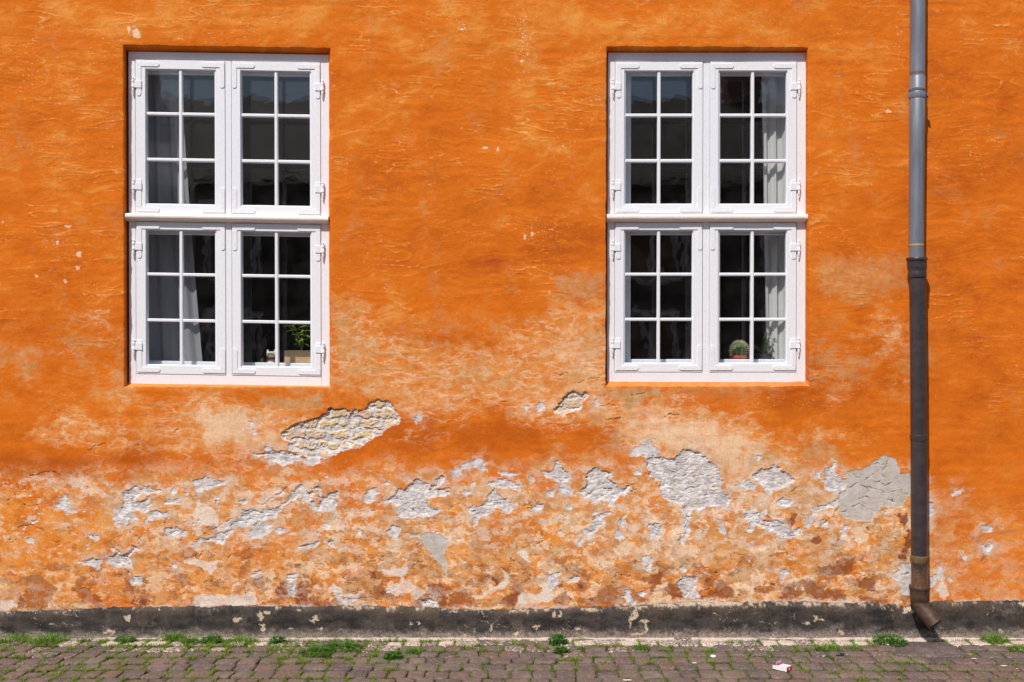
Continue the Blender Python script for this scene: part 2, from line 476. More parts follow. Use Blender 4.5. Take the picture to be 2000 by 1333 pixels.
# soft faded areas: cx, cy, rx, ry, strength
FADE = [(140,835,45,26,1.0),(85,850,30,20,.5),(300,860,160,45,.8),(425,815,55,30,.9),(405,850,40,30,.5),(475,860,80,36,1.0),(500,820,60,30,.6),(400,800,90,25,.6),(160,615,45,22,.55),(190,640,40,30,.55),
        (230,775,30,18,.8),(680,590,70,26,.85),(700,640,60,35,.7),(760,680,110,30,.4),(700,710,120,40,.6),(900,720,220,38,.42),(900,770,200,40,.66),(840,790,60,40,.7),
        (1030,690,120,60,.65),(1130,600,60,70,.7),(1120,660,70,50,.7),(1150,730,40,40,.9),(1150,800,90,30,.75),(1060,800,60,30,.7),
        (1300,830,70,35,1.0),(1370,845,60,50,1.0),(1420,880,70,50,1.05),(1460,900,70,50,.9),(1250,850,50,40,.7),(1300,870,60,30,.9),(1240,800,60,30,.6),
        (1670,540,90,45,.7),(1720,640,70,40,.5),(1745,670,30,60,.5),(1640,780,30,10,.6),(1750,750,22,12,.7),(1620,850,60,12,.7),(1560,900,70,40,.6),
        (1950,640,70,50,.3),(1900,760,60,60,.25),(610,830,60,40,.6),(560,860,50,40,.6),(800,860,70,25,.6),(560,960,60,30,.5),
        (400,970,50,40,.9),(440,1010,40,40,1.0),(420,1150,110,50,1.0),(330,1120,60,30,.6),(560,1170,60,20,.8),(700,1160,60,25,.8),(940,1100,60,50,.8),(880,1080,40,70,.7),
        (30,1150,30,20,.8),(130,1130,50,30,.7),(20,1180,40,12,.9),(1460,960,70,40,.8),(1500,990,60,30,.8),(1080,900,40,40,.6),(1170,900,40,50,.6),(1040,1080,80,30,.5),(960,1150,30,30,.6),
        (1800,900,16,60,.5),(1860,1010,40,50,.45),(1830,1080,40,70,.6),(1880,1140,80,20,.5),(1980,980,60,60,.2)]
DEEP = [(950,845,230,34,1.0),(700,870,120,25,.5),(140,935,140,35,.9),(250,900,150,22,.7),(1500,760,170,50,.7),(1600,700,100,60,.5),(520,905,90,25,.6),(700,990,40,60,.6),(620,1010,80,50,.3),
        (900,440,260,110,.45),(1090,450,90,60,.4),(800,300,90,60,.3),(120,600,150,90,.35),(1900,300,120,300,.45),(1900,700,120,200,.3),(860,655,60,16,.8),(960,520,40,18,.4),(1680,450,80,60,.4),(40,900,60,60,.5)]
LIGHT = [(320,40,330,40,.5),(900,40,200,40,.4),(1250,50,300,40,.45),(700,260,40,60,.5),(1000,280,60,120,.4),(1060,190,60,60,.3),(780,420,80,30,.4),(1000,440,50,20,.4),(60,330,60,120,.2),(1650,150,80,100,.2),(1900,70,100,60,.3),
         (500,45,60,14,.5),(120,60,40,40,.3),(780,610,60,40,.5)]
CRACKS = [
    [(1700,912),(1713,905),(1727,908)],[(1668,930),(1690,937),(1705,928),(1722,915)],[(1690,950),(1715,957),(1735,963),(1750,958)],[(1660,955),(1675,945),(1690,950),(1700,960)],
    [(1675,975),(1690,970),(1702,978)],[(1663,990),(1680,985),(1695,995)],[(1710,940),(1730,948),(1745,942)],[(1735,900),(1725,920),(1727,940)],
    [(390,1050),(440,1020),(475,1003)],[(510,988),(545,966),(560,950)],[(312,1000),(325,1015),(320,1045)],[(318,1048),(345,1037),(358,1040)],[(380,1040),(382,1060),(410,1055)],[(445,1092),(455,1078),(458,1070)],
    [(240,1105),(248,1088),(262,1073)],[(305,1100),(312,1092)],[(262,1180),(264,1165)],[(250,1125),(252,1118)],
    [(1330,960),(1345,953),(1362,955)],[(1150,960),(1170,955),(1195,955)],[(1145,968),(1160,957)],[(1180,920),(1195,927)],[(1540,965),(1560,950)],[(1590,1040),(1612,1020),(1625,1008),(1640,990)],
    [(1175,795),(1190,788),(1200,795)],[(1230,772),(1245,772),(1258,768)],[(1185,820),(1200,820),(1214,816)],[(1300,815),(1310,810),(1325,812)],[(1130,748),(1150,740),(1172,738)],[(1080,730),(1095,733),(1110,730)],
    [(500,888),(530,888),(560,880),(575,890)],[(547,850),(575,830),(610,820),(625,812),(645,800),(665,800)],[(1085,800),(1100,780),(1118,767),(1125,768)],
    [(172,880),(190,870),(205,867)],[(60,930),(100,920),(120,930)],[(1475,1022),(1500,1028),(1530,1030)],[(1535,1042),(1550,1048),(1562,1040)],
    [(700,1170),(725,1168),(745,1172)],[(820,1172),(840,1178)],[(1115,1130),(1130,1128)],[(1760,1125),(1775,1120)],[(340,845),(350,838)],[(980,785),(992,785)],[(720,785),(730,780),(745,785)],
    [(720,1100),(735,1095)],[(590,1068),(605,1062)],[(880,990),(900,985)],[(1215,960),(1240,945)],[(855,960),(880,955)],
    [(1340,1005),(1345,1015),(1338,1035)],[(45,985),(60,990),(80,985)],[(35,1030),(60,1025),(90,1040)],
]
LIME += [([(u + r * math.cos(a), v + r * .9 * math.sin(a)) for a in [k * math.pi / 4 for k in range(8)]], dd) for u, v, r, dd in
         [(490,829,4,4),(500,846,4,4),(522,877,5,4),(475,981,5,5),(982,985,5,6),(817,818,7,2),(1212,1045,8,3),(1610,1020,5,4),(1482,895,4,4),(1030,795,5,3),(1055,797,6,3),(1165,788,4,3),(980,975,7,5),(60,1058,5,3),(925,948,4,2.5),(1040,938,5,2.5),(1110,990,5,3),(1188,1002,6,4),(1195,985,5,3),(640,1030,5,3),(700,1040,6,4),(655,985,4,4),(340,960,5,4),(365,965,5,3),(1255,1160,4,4),(1335,1113,5,4)]]
SPECK = [(265,65,12,16,.9),(252,58,5,9,.7),(885,52,16,14,.8),(750,40,20,14,.3),(1010,30,25,25,.5),(1030,80,20,45,.75),(1015,70,15,50,.5),(905,58,8,12,.9),(960,290,20,5,.8),(770,289,18,6,.6),(747,175,6,30,.55),
         (675,310,8,60,.6),(130,440,10,6,.7),(115,472,30,12,.6),(150,497,10,8,.7),(140,525,30,22,.5),(70,537,14,5,.6),(1035,458,22,12,.8),(1075,440,40,16,.6),(1110,470,30,18,.4),(740,510,30,18,.45),(700,505,22,14,.4),
         (1755,70,10,20,.6),(1755,110,10,22,.6),(1735,218,14,6,.7),(1655,228,8,20,.4),(1600,480,10,40,.4),(1640,90,30,60,.3),(1590,190,8,30,.35),(1900,300,14,8,.6),(1100,290,30,30,.4),(1160,170,12,60,.45),(650,165,4,20,.6),
         (1170,200,14,40,.4),(1060,350,30,10,.25),(200,95,30,30,.4),(60,120,60,50,.3),(100,290,90,20,.4),(90,170,80,30,.3),(1880,230,30,50,.25),(1950,270,30,30,.25),(1820,150,60,60,.15),(1975,110,16,30,.4),(5,440,10,10,.6),
         (830,650,30,10,.6),(850,675,25,6,.7),(665,660,12,6,.7),(1500,780,30,12,.5),(1590,790,30,10,.5),(1700,320,30,60,.3),(985,140,8,30,.4),(1195,600,10,30,.5),(1740,690,15,50,.4),(300,30,100,20,.2),(470,40,120,30,.25),
         (1450,40,120,30,.25),(1290,40,60,20,.25),(1680,760,40,15,.5)]

def gauss(lst, U, V):
    r = np.zeros(U.shape, np.float32)
    for cx, cy, rx, ry, s in lst:
        k = (np.abs(U - cx) < 3 * rx) & (np.abs(V - cy) < 3 * ry)
        r[k] += s * np.exp(-((U[k] - cx) / rx) ** 2 * .8 - ((V[k] - cy) / ry) ** 2 * .8)
    return r

def near(poly, U, V, m=14):
    p = np.asarray(poly)
    return np.nonzero((U > p[:, 0].min() - m) & (U < p[:, 0].max() + m) & (V > p[:, 1].min() - m) & (V < p[:, 1].max() + m))[0]

def wall_fields(U, V):
    A = {}
    big_w = 7 * fbm(U / 46, V / 46, 2, 101); big_w2 = 6 * fbm(U / 46, V / 46, 2, 102)
    fu = 5.0 * fbm(U / 15, V / 11, 4, 103, .62); fv = 4.6 * fbm(U / 15, V / 11, 4, 104, .62)
    WU = U + big_w * .55 + fu; WV = V + big_w2 * .55 + fv
    n30 = fbm(U / 42, V / 26, 5, 1, .6); n90 = fbm(U / 95, V / 70, 5, 2, .55); n12 = fbm(U / 13, V / 9, 4, 3, .6)
    bpu, bpv = U + 1.2 * big_w + 1.5 * fu, V + 1.2 * big_w2 + 1.5 * fv                          # ghost of the brickwork under the render
    brow = np.floor((bpv - 798) / 20.5); bcol = np.floor((bpu + np.where(brow % 2 == 0, 0, 21.0)) / 43.0)
    def bh(k):
        q = np.sin(brow * 12.9898 * k + bcol * 78.233 + k) * 43758.5
        return (q - np.floor(q) - .5).astype(np.float32)
    fl1 = fbm((WU + 2 * fu) / 92, (WV + 2 * fv) / 60, 6, 4, .58) + .13 * bh(1); fl2 = fbm((WU + 2 * fu) / 62 + 40, (WV + 2 * fv) / 44, 6, 5, .58) + .14 * bh(2)
    fl3 = fbm((WU + fu) / 46 + 9, (WV + fv) / 32, 6, 6, .6) + .08 * bh(3); fl4 = fbm(WU / 34, WV / 21, 5, 7, .62) + .10 * bh(4); fl5 = fbm((WU + fu) / 30 - 30, (WV + fv) / 20, 5, 30, .62)
    low = smooth(880, 985, V + 55 * fbm(U / 130, V / 130, 3, 8) - 55 * smooth(1790, 1830, U))     # worn zone near the foot
    right = smooth(1800, 1840, U)
    low = low * (1 - .72 * right)
    streak = fbm(U / 7, V / 60, 3, 9)

    # ---- height in mm, outwards
    calm = .55 + .45 * smooth(-.2, .3, fbm(U / 180, V / 130, 2, 12)) 
    upper = 1 - smooth(700, 900, V)
    h = 9 * fbm(U / 330, V / 220, 2, 10) + 3.6 * fbm(U / 64, V / 46, 3, 11)
    tro = fbm(U / 62 + 5 * fbm(U / 200, V / 60, 2, 14), V / 17 + 1.2 * fbm(U / 60, V / 60, 2, 15), 4, 13, .55)
    h += 1.75 * tro * calm * (.45 + .55 * upper)
    rid = 1 - np.abs(perlin(U / 78 + .5 * fbm(U / 50, V / 50, 2, 17), V / 13 + .45 * fbm(U / 60, V / 40, 3, 18), 16)) * 2.0
    rid2 = 1 - np.abs(perlin(U / 60 + .5 * fbm(U / 30, V / 30, 2, 27), V / 11 + .45 * fbm(U / 40, V / 30, 3, 28), 26)) * 2.0
    ridm = smooth(.02, .45, fbm(U / 120 + 50, V / 70, 3, 19)); ridm2 = smooth(.0, .4, fbm(U / 90 - 50, V / 60, 3, 29))
    ridm = ridm + .55 * np.exp(-((U - 150) / 130) ** 2 - ((V - 200) / 120) ** 2) + .6 * np.exp(-((U - 1100) / 110) ** 2 - ((V - 210) / 70) ** 2)
    h += 1.7 * smooth(.70, 1.0, rid) * ridm * (.25 + .75 * upper) - 1.3 * smooth(.78, 1.0, rid2) * ridm2 * (.3 + .7 * upper)
    course = np.cos(2 * np.pi * (V + 3 * fbm(U / 90, V / 90, 2, 20)) / 23.0)
    h += .62 * course * smooth(.0, .4, fbm(U / 170 + 7, V / 120, 2, 21))
    h += .62 * fbm(U / 11, V / 8, 3, 22) + .26 * fbm(U / 3.6, V / 3.0, 2, 23)
    # lumps
    lump = smooth(.35, .6, perlin(U / 34, V / 24, 24)) * upper
    h += .9 * lump * smooth(0, .3, fbm(U / 140, V / 140, 2, 25))

    # ---- masks
    tone = .54 + .42 * n90 + .22 * n30 + .10 * n12 - .07 * smooth(.1, .5, fbm(U / 150 + 33, V / 110, 4, 66)) + .32 * gauss(LIGHT, U, V) - .42 * gauss(DEEP, U + 2 * big_w, V + 2 * big_w2) * (1 + .6 * n30)
    tone = tone + .25 * smooth(.72, 1.0, rid) * ridm * upper + .22 * smooth(.1, .5, tro) * upper
    tone = tone + .30 * low * (1 - .4 * smooth(1090, 1150, V))
    A['tone'] = np.clip(tone, 0, 1)
    red = gauss([(962,513,15,11,.8),(925,520,40,12,.15),(640,1015,50,40,.3)], U + fu * 2, V + fv * 2)
    fsum = gauss(FADE, U + 5 * big_w + 2 * fu, V + 3.5 * big_w2 + 2 * fv)
    band = smooth(590, 720, V) * (1 - smooth(1785, 1800, U)) * .17 + smooth(930, 1100, V) * (1 - .6 * right) * .2
    fade = smooth(.22, 1.02, fsum * .78 + band + .80 * n30 + .30 * n12 + .12 * streak * (V < 900) - .55 * gauss(DEEP, U + 2 * big_w, V + 2 * big_w2))
    fade = fade * smooth(480, 600, V)
    vivid = np.clip(gauss([(120,1060,150,60,1.0),(60,990,120,40,.7),(470,1090,120,60,.35),(540,1060,60,60,.4),(1000,960,160,60,.45),(640,960,30,30,.6),(740,960,40,25,.8),(960,1040,40,40,.5),(1350,1170,120,30,.2),(220,1150,60,40,.6),(330,1150,30,25,.6)], U + 3 * big_w, V + 3 * big_w2), 0, 1)
    pale = low * smooth(-.22, -.17, fl1 - .40 * vivid) * (.75 + .25 * smooth(-.12, .05, fl1))
    fade = fade * (1 - .0) ; fade = np.maximum(fade * (.70 + .30 * smooth(-.25, .2, fl5)) * (.86 + .28 * n12), pale * (.62 + .38 * smooth(-.1, .25, fl5)))
    A['fade'] = np.clip(fade, 0, 1)
    cream = smooth(.85, 1.65, fsum * .8 + .9 * n30 + .4 * n12 + .15 * streak) * .8 * smooth(560, 700, V)
    cream = np.maximum(cream, low * smooth(.18, .195, fl1 - .15 * vivid) * .95)
    cream = np.maximum(cream, low * smooth(.14, .16, fl4 - .25 * vivid) * .9)
    vein = 1 - np.abs(fbm(WU / 30, WV / 22, 4, 40)) * 9
    cream = np.maximum(cream, .6 * low * smooth(.3, .8, vein) * smooth(.0, .25, fbm(U / 70, V / 70, 3, 41)))
    fade_pts = None
    vein2 = 1 - np.abs(fbm(WU / 55, WV / 20, 5, 44)) * 8
    cream = np.maximum(cream, .5 * smooth(.2, .9, vein2) * smooth(.25, .7, fsum * .8 + .4 * n90) * smooth(560, 640, V) * (1 - .5 * low))
    A['cream'] = np.clip(cream, 0, 1)
    beige = low * smooth(.10, .125, fl2 - .2 * vivid) * .8 + .62 * smooth(-.15, .45, n90 + .5 * n30 + .3 * n12 + .25 * bh(2)) * smooth(580, 690, V) * (1 - smooth(740, 800, V)) * (1 - .8 * A['cream']) * (1 - right)
    for p, s in BEIGE:
        i = near(p, U, V, 30)
        sf = 1.0 if np.asarray(p)[:, 1].mean() > 760 else 3.2
        beige[i] = np.maximum(beige[i], s * smooth(-4 * sf, 5 * sf, sdf(p, WU[i] + sf * fu[i], WV[i] + sf * fv[i]) + 6 * sf * n12[i] + (sf - 1) * 9 * n30[i]))
    A['beige'] = np.clip(beige, 0, 1)
    rz = smooth(1020, 1150, V) * (1 - .85 * right) * smooth(-200, 200, U)
    rust = low * smooth(.24, .27, fl3 + .08 * n12 + .10 * rz) * .66 * (.45 + .55 * rz) + rz * smooth(.26, .31, fl5) * .5
    rust += low * smooth(.30, .36, fbm(WU / 14 + 70, WV / 12, 4, 43)) * .35 * smooth(.05, .3, fbm(U / 120 + 30, V / 90, 2, 45))
    rdep = np.zeros_like(rust)
    for p, s in RUST:
        i = near(p, U, V, 20)
        sd = sdf(p, WU[i] + .6 * fu[i], WV[i] + .6 * fv[i])
        m = s * smooth(-.9, 1.0, sd + 3.5 * n12[i] + 5 * fl5[i])
        rust[i] = np.maximum(rust[i], m * (.95 + .25 * n12[i]))
        rdep[i] = np.maximum(rdep[i], m)
    A['rust'] = np.clip(rust, 0, 1)
    calm_v = 1 - .75 * vivid * low
    A['cream'] = A['cream'] * calm_v; A['beige'] = A['beige'] * calm_v
    mott = fbm((U + fu) / 17 + 11, (V + fv) / 10, 4, 62, .6)
    A['rust'] = np.clip(np.maximum(rust, low * smooth(.16, .24, mott + .5 * fl3 + .10 * rz - .1 * vivid) * (.20 + .22 * rz)), 0, 1)
    A['cream'] = np.clip(np.maximum(A['cream'], low * smooth(.17, .24, -mott + .35 * fl4 - .1 * vivid) * .6), 0, 1)
    scuff = np.maximum(smooth(.80, .97, rid) * ridm, smooth(.86, .98, rid2) * ridm2) * smooth(.05, .30, fbm(U / 9, V / 6, 3, 64, .65) + .25 * n30) * upper
    A['cream'] = np.clip(np.maximum(A['cream'], .30 * scuff), 0, 1); A['fade'] = np.clip(np.maximum(A['fade'], .6 * scuff), 0, 1)
    A['fade'] = np.clip(np.maximum(A['fade'], upper * .3 * smooth(.1, .5, n90 + .5 * n30 + .25 * streak - .2) * (1 - right)), 0, 1)
    A['beige'] = np.clip(np.maximum(A['beige'], upper * .24 * smooth(.15, .5, fbm(U / 85 + 21, V / 120, 5, 65, .6) + .3 * n12)), 0, 1)
    # paint flakes stand proud by fractions of a millimetre
    h += low * (.9 * smooth(.02, .06, -fl1) - .5 * smooth(.2, .24, fl2)) - .7 * rdep

    lime = np.zeros_like(U); dep = np.zeros_like(U); lip = np.zeros_like(U); aura = np.zeros_like(U)
    for p, d in LIME:
        i = near(p, U, V, 46)
        sd = sdf(p, WU[i], WV[i]) + 2.0 + 5.5 * n12[i] + 9.0 * fl5[i]
        aura[i] = np.maximum(aura[i], smooth(-36, -1, sd + 10 * n30[i]) * min(1, d / 6))
        lime[i] = np.maximum(lime[i], smooth(-.9, .9, sd))
        pv_ = np.asarray(p)[:, 1]; ft = smooth(.35, 1.0, (V[i] - pv_.min()) / max(pv_.max() - pv_.min(), 12))
        dep[i] = np.maximum(dep[i], .8 * d * smooth(-.6 - .5 * ft, 2.0 + 10 * ft, sd))
        lip[i] = np.maximum(lip[i], smooth(-13, -1, sd) * (1 - .6 * ft))
    bandz = smooth(905, 945, V) * (1 - smooth(1040, 1110, V)) * (1 - .8 * right) + .35 * smooth(1040, 1110, V) * (1 - .5 * right)
    lf = fbm(WU / 34 + 20, WV / 24, 5, 46, .55)
    t = .62 - .20 * bandz
    ln = smooth(t, t + .03, lf) * smooth(880, 930, V) * (bandz > .02)
    lime = np.maximum(lime, ln * .95); dep = np.maximum(dep, 3.5 * smooth(t, t + .07, lf) * smooth(880, 930, V) * (bandz > .02))
    lip = np.maximum(lip, smooth(t - .12, t, lf) * bandz * .8)
    halo = smooth(.25, .9, lip) * smooth(-.1, .2, n12 + .5 * n30)
    aw = aura * smooth(-.22, .22, fl5 + .6 * n30) * (1 - lime)
    A['beige'] = np.clip(np.maximum(A['beige'], .78 * aw), 0, 1)
    A['bloom'] = np.maximum(.42 * halo * (1 - lime), .45 * aura * smooth(.0, .22, fl4 - .2 * fl5) * (1 - lime))
    for p in BLOOM:
        i = near(p, U, V, 20)
        sd = sdf(p, WU[i] + .5 * fu[i], WV[i] + .5 * fv[i])
        A['bloom'][i] = np.maximum(A['bloom'][i], smooth(-1.2, 1.8, sd + 5 * n12[i] + 4 * fl5[i]) * (.72 + .28 * smooth(-.2, .2, n30[i])))
    haze = smooth(.12, .17, fbm((WU + fu) / 40 + 90, (WV + fv) / 22, 6, 48, .62) - .12 * vivid) * bandz * (1 - right)
    A['bloom'] = np.maximum(A['bloom'], .55 * haze)
    rim_line = low * smooth(.55, .9, 1 - np.abs(fl1 - .03) * 26) * smooth(.05, .35, fbm(U / 60, V / 60, 3, 47))
    A['bloom'] = np.maximum(A['bloom'], rim_line * .7)
    cem = np.zeros_like(U)
    for p in CEMENT:
        i = near(p, U, V, 20)
        sd = sdf(p, WU[i], WV[i])
        cem[i] = np.maximum(cem[i], smooth(-1.2, 1.2, sd))
        dep[i] = np.maximum(dep[i], 2.5 * smooth(-.8, 1.5, sd))
    lime = np.where(cem > .5, np.minimum(lime, .3), lime)
    A['cement'] = cem
    brick = np.zeros_like(U); joint = np.zeros_like(U); btone = np.zeros_like(U)
    for p, d in BRICK:
        i = near(p, U, V, 26)
        sd = sdf(p, WU[i], WV[i]) + 1 + 5.0 * n12[i] + 6.0 * fl5[i]
        lime[i] = np.maximum(lime[i], smooth(-.8, .8, sd))
        pv_ = np.asarray(p)[:, 1]; ft = smooth(.4, 1.0, (V[i] + .25 * (U[i] - np.asarray(p)[:, 0].min()) - pv_.min()) / (pv_.max() - pv_.min() + 20))
        dep[i] = np.maximum(dep[i], d * smooth(-.5, 1.8 + 12 * ft, sd))
        lip[i] = np.maximum(lip[i], smooth(-10, -1, sd) * (1 - .8 * ft))
        pu, pv = WU[i] + .8 * fu[i], WV[i] + .8 * fv[i]
        row = np.floor((pv - 798) / 20.5); rv = (pv - 798) / 20.5 - row
        off = np.where(row % 2 == 0, 0, 21.0) + 5 * np.sin(row * 7.1)
        cl = np.floor((pu + off) / 43.0); cu = (pu + off) / 43.0 - cl
        e = np.minimum(np.minimum(rv, 1 - rv) * 20.5, np.minimum(cu, 1 - cu) * 43.0)
        bm = smooth(2.0, 3.6, e + 1.8 * n12[i])
        hid = np.sin(row * 12.9898 + cl * 78.233) * 43758.5; hid = hid - np.floor(hid)
        smear = smooth(-.34, -.14, fbm(pu / 24, pv / 14, 4, 48) + .35 * (hid - .4) - .25 * ft)
        bm = bm * smear * smooth(1.5, 4.0, sd)
        brick[i] = np.maximum(brick[i], bm); btone[i] = hid
        dep[i] += np.where(sd > 0, (1 - bm) * 1.8 - bm * (4.2 + 3.2 * fbm(pu / 10, pv / 5, 4, 49, .6)), 0)
    # a bit of brick shows through the deepest lime patches
    dl = smooth(6.5, 9, dep) * (lime > .5) * (V > 870)
    bb = dl * smooth(.22, .3, fbm(WU / 26, WV / 10, 4, 50))
    brick = np.maximum(brick, bb * .8)
    A['lime'] = lime; A['brick'] = brick; A['btone'] = btone
    rough_l = fbm(WU / 17, WV / 10, 5, 51, .66); chip = 1 - np.abs(perlin(WU / 20, WV / 10, 52)) * 2.4
    h = h * (1 - .35 * lime)
    h += -dep + lime * smooth(2.2, 4.5, dep) * (4.2 * rough_l + 3.2 * fbm(WU / 8.5, WV / 5.5, 3, 58, .6) - 3.4 * smooth(.72, 1, chip) * smooth(-.15, .05, rough_l) - 3.6 * smooth(.70, .95, 1 - np.abs(perlin(WU / 44 + 5, WV / 8.5, 59)) * 2.6) * smooth(-.1, .1, n30)) + (.8 * lip * (1 - lime))
    h += cem * .5 * n12
    crack = np.zeros_like(U)
    for k, p in enumerate(CRACKS):
        i = near(p, U, V, 10)
        d = segdist(p, U[i] + fu[i] * 1.5, V[i] + fv[i] * 1.3)
        w = (.62 + .5 * ((k * 37) % 7) / 7) * np.clip(.85 + 1.6 * n12[i] + .8 * fl5[i], .15, 1.8) * (.75 if 5 > k else 1)
        crack[i] = np.maximum(crack[i], 1 - smooth(w * .5, w * 1.5, d))
    c2 = 1 - np.abs(fbm(WU / 44 + 3, WV / 30, 3, 53)) * 38
    crack = np.maximum(crack, smooth(.3, .8, c2) * low * smooth(.28, .4, fbm(U / 40 + 60, V / 40, 2, 54)))
    h -= 4.2 * crack
    h -= (1.5 * smooth(0.0, .3, c2) * low * smooth(.28, .4, fbm(U / 40 + 60, V / 40, 2, 54)))
    A['crack'] = crack
    sp = gauss(SPECK, U, V)
    sn = fbm(U / 4.2 + .5 * n12, V / 3.4, 3, 55, .7); sn2 = perlin(U / 9 + 3, V / 6, 56)
    speck = smooth(.50, .60, sn + .24 * np.minimum(sp, 1) + .22 * sn2) * smooth(.08, .2, sp + .16 * upper * smooth(.1, .4, fbm(U / 100, V / 80, 3, 57)))
    big = gauss([(267,66,7,10,1.2),(252,58,3,7,1.0),(133,442,5,3.5,1.3),(112,473,3.5,4,1.3),(153,497,4,5,1.2),(150,524,3,4,1),(128,550,3,3.5,1.2),(902,57,3,3.5,1.3),(1019,119,4,3,1.2),(948,290,5,2.5,1.2),(972,291,2.5,3.5,1.1),(1038,457,3,6,1.2),(1025,465,2.5,5,1.1),(1735,218,7,3,1.2),(70,538,3,2.5,1.2),(1926,1072,6,4,1.2),(1928,1036,7,4,1.1),(5,435,3,2,1.0)], U + fu * 1.3, V + fv * 1.3)
    speck = np.maximum(speck, smooth(.5, .62, big + .45 * sn))
    A['speck'] = np.clip(speck, 0, 1) * (1 - lime) * (.7 + .3 * smooth(.3, .8, sp))
    h -= .7 * A['speck']
    A['red'] = np.clip(red, 0, 1)
    # pale lime line just over the plinth
    vt = plinth_top(U)
    edge = smooth(12, 2, vt - V + 9 * n30 + 6 * n12) * smooth(-.05, .2, n90 + .8 * n30 + .2 * (np.abs(U - 1450) < 250) + .15 * (np.abs(U - 450) < 120) - .1 * (U > 1800))
    A['bloom'] = np.clip(np.maximum(A['bloom'], edge * .8), 0, 1)
    A['soil'] = smooth(5, -1, vt - V + 4 * n12 + 4 * n30)
    return h, A

def plinth_top(U):
    xs = [-600, 0, 110, 220, 500, 780, 950, 1180, 1300, 1500, 1700, 1770, 1830, 2000, 2600]
    ys = [1200, 1198, 1194, 1190, 1186, 1187, 1194, 1187, 1180, 1178, 1181, 1187, 1178, 1176, 1176]
    return np.interp(U, xs, ys) + 2.6 * fbm(np.asarray(U) / 40, np.asarray(U) * 0 + 3, 3, 60) + 2.0 * fbm(np.asarray(U) / 8, np.asarray(U) * 0 + 9, 2, 61)

# windows, all measured on the photograph: k = shear (down per right, right per down) about centre c
WIN = [
    dict(key=0, ky=.0165, kx=.003, c=(446, 427), frame=(251.5, 641.5, 104.5, 751), rim=[(241, 88), (645, 94), (645, 757), (242, 756)],
         hole=(241, 645, 91, 756), sx=[(265.5, 440), (453, 626.3)], sy=[(119.5, 419.7), (436.5, 733)], transom=(244, 643.5, 421, 432),
         gx=[(284.5, 422), (470, 608)], gy=[(137.3, 402), (451, 716)], vb=[353.2, 539.6], hb=[(224.5, 314), (538.3, 628)]),
    dict(key=1, ky=.0, kx=-.0025, c=(1380, 424), frame=(1186.5, 1573, 103.5, 744.5), rim=[(1184.5, 91.5), (1578, 93), (1581, 755), (1182.5, 755)],
         hole=(1184, 1580, 91, 756), sx=[(1201.3, 1372.3), (1386.6, 1555.6)], sy=[(120.7, 417.7), (435.6, 727)], transom=(1184, 1577, 420, 431.4),
         gx=[(1219, 1354.4), (1403, 1537.6)], gy=[(138.4, 400), (449.9, 710.6)], vb=[1286.8, 1469.8], hb=[(225.3, 314.2), (536.2, 624.3)]),
]
def skew(w, u, v):
    return (u + (v - w['c'][1]) * w['kx'], v + (u - w['c'][0]) * w['ky'])
def quad(w, u0, u1, v0, v1):
    return [skew(w, u0, v0), skew(w, u1, v0), skew(w, u1, v1), skew(w, u0, v1)]

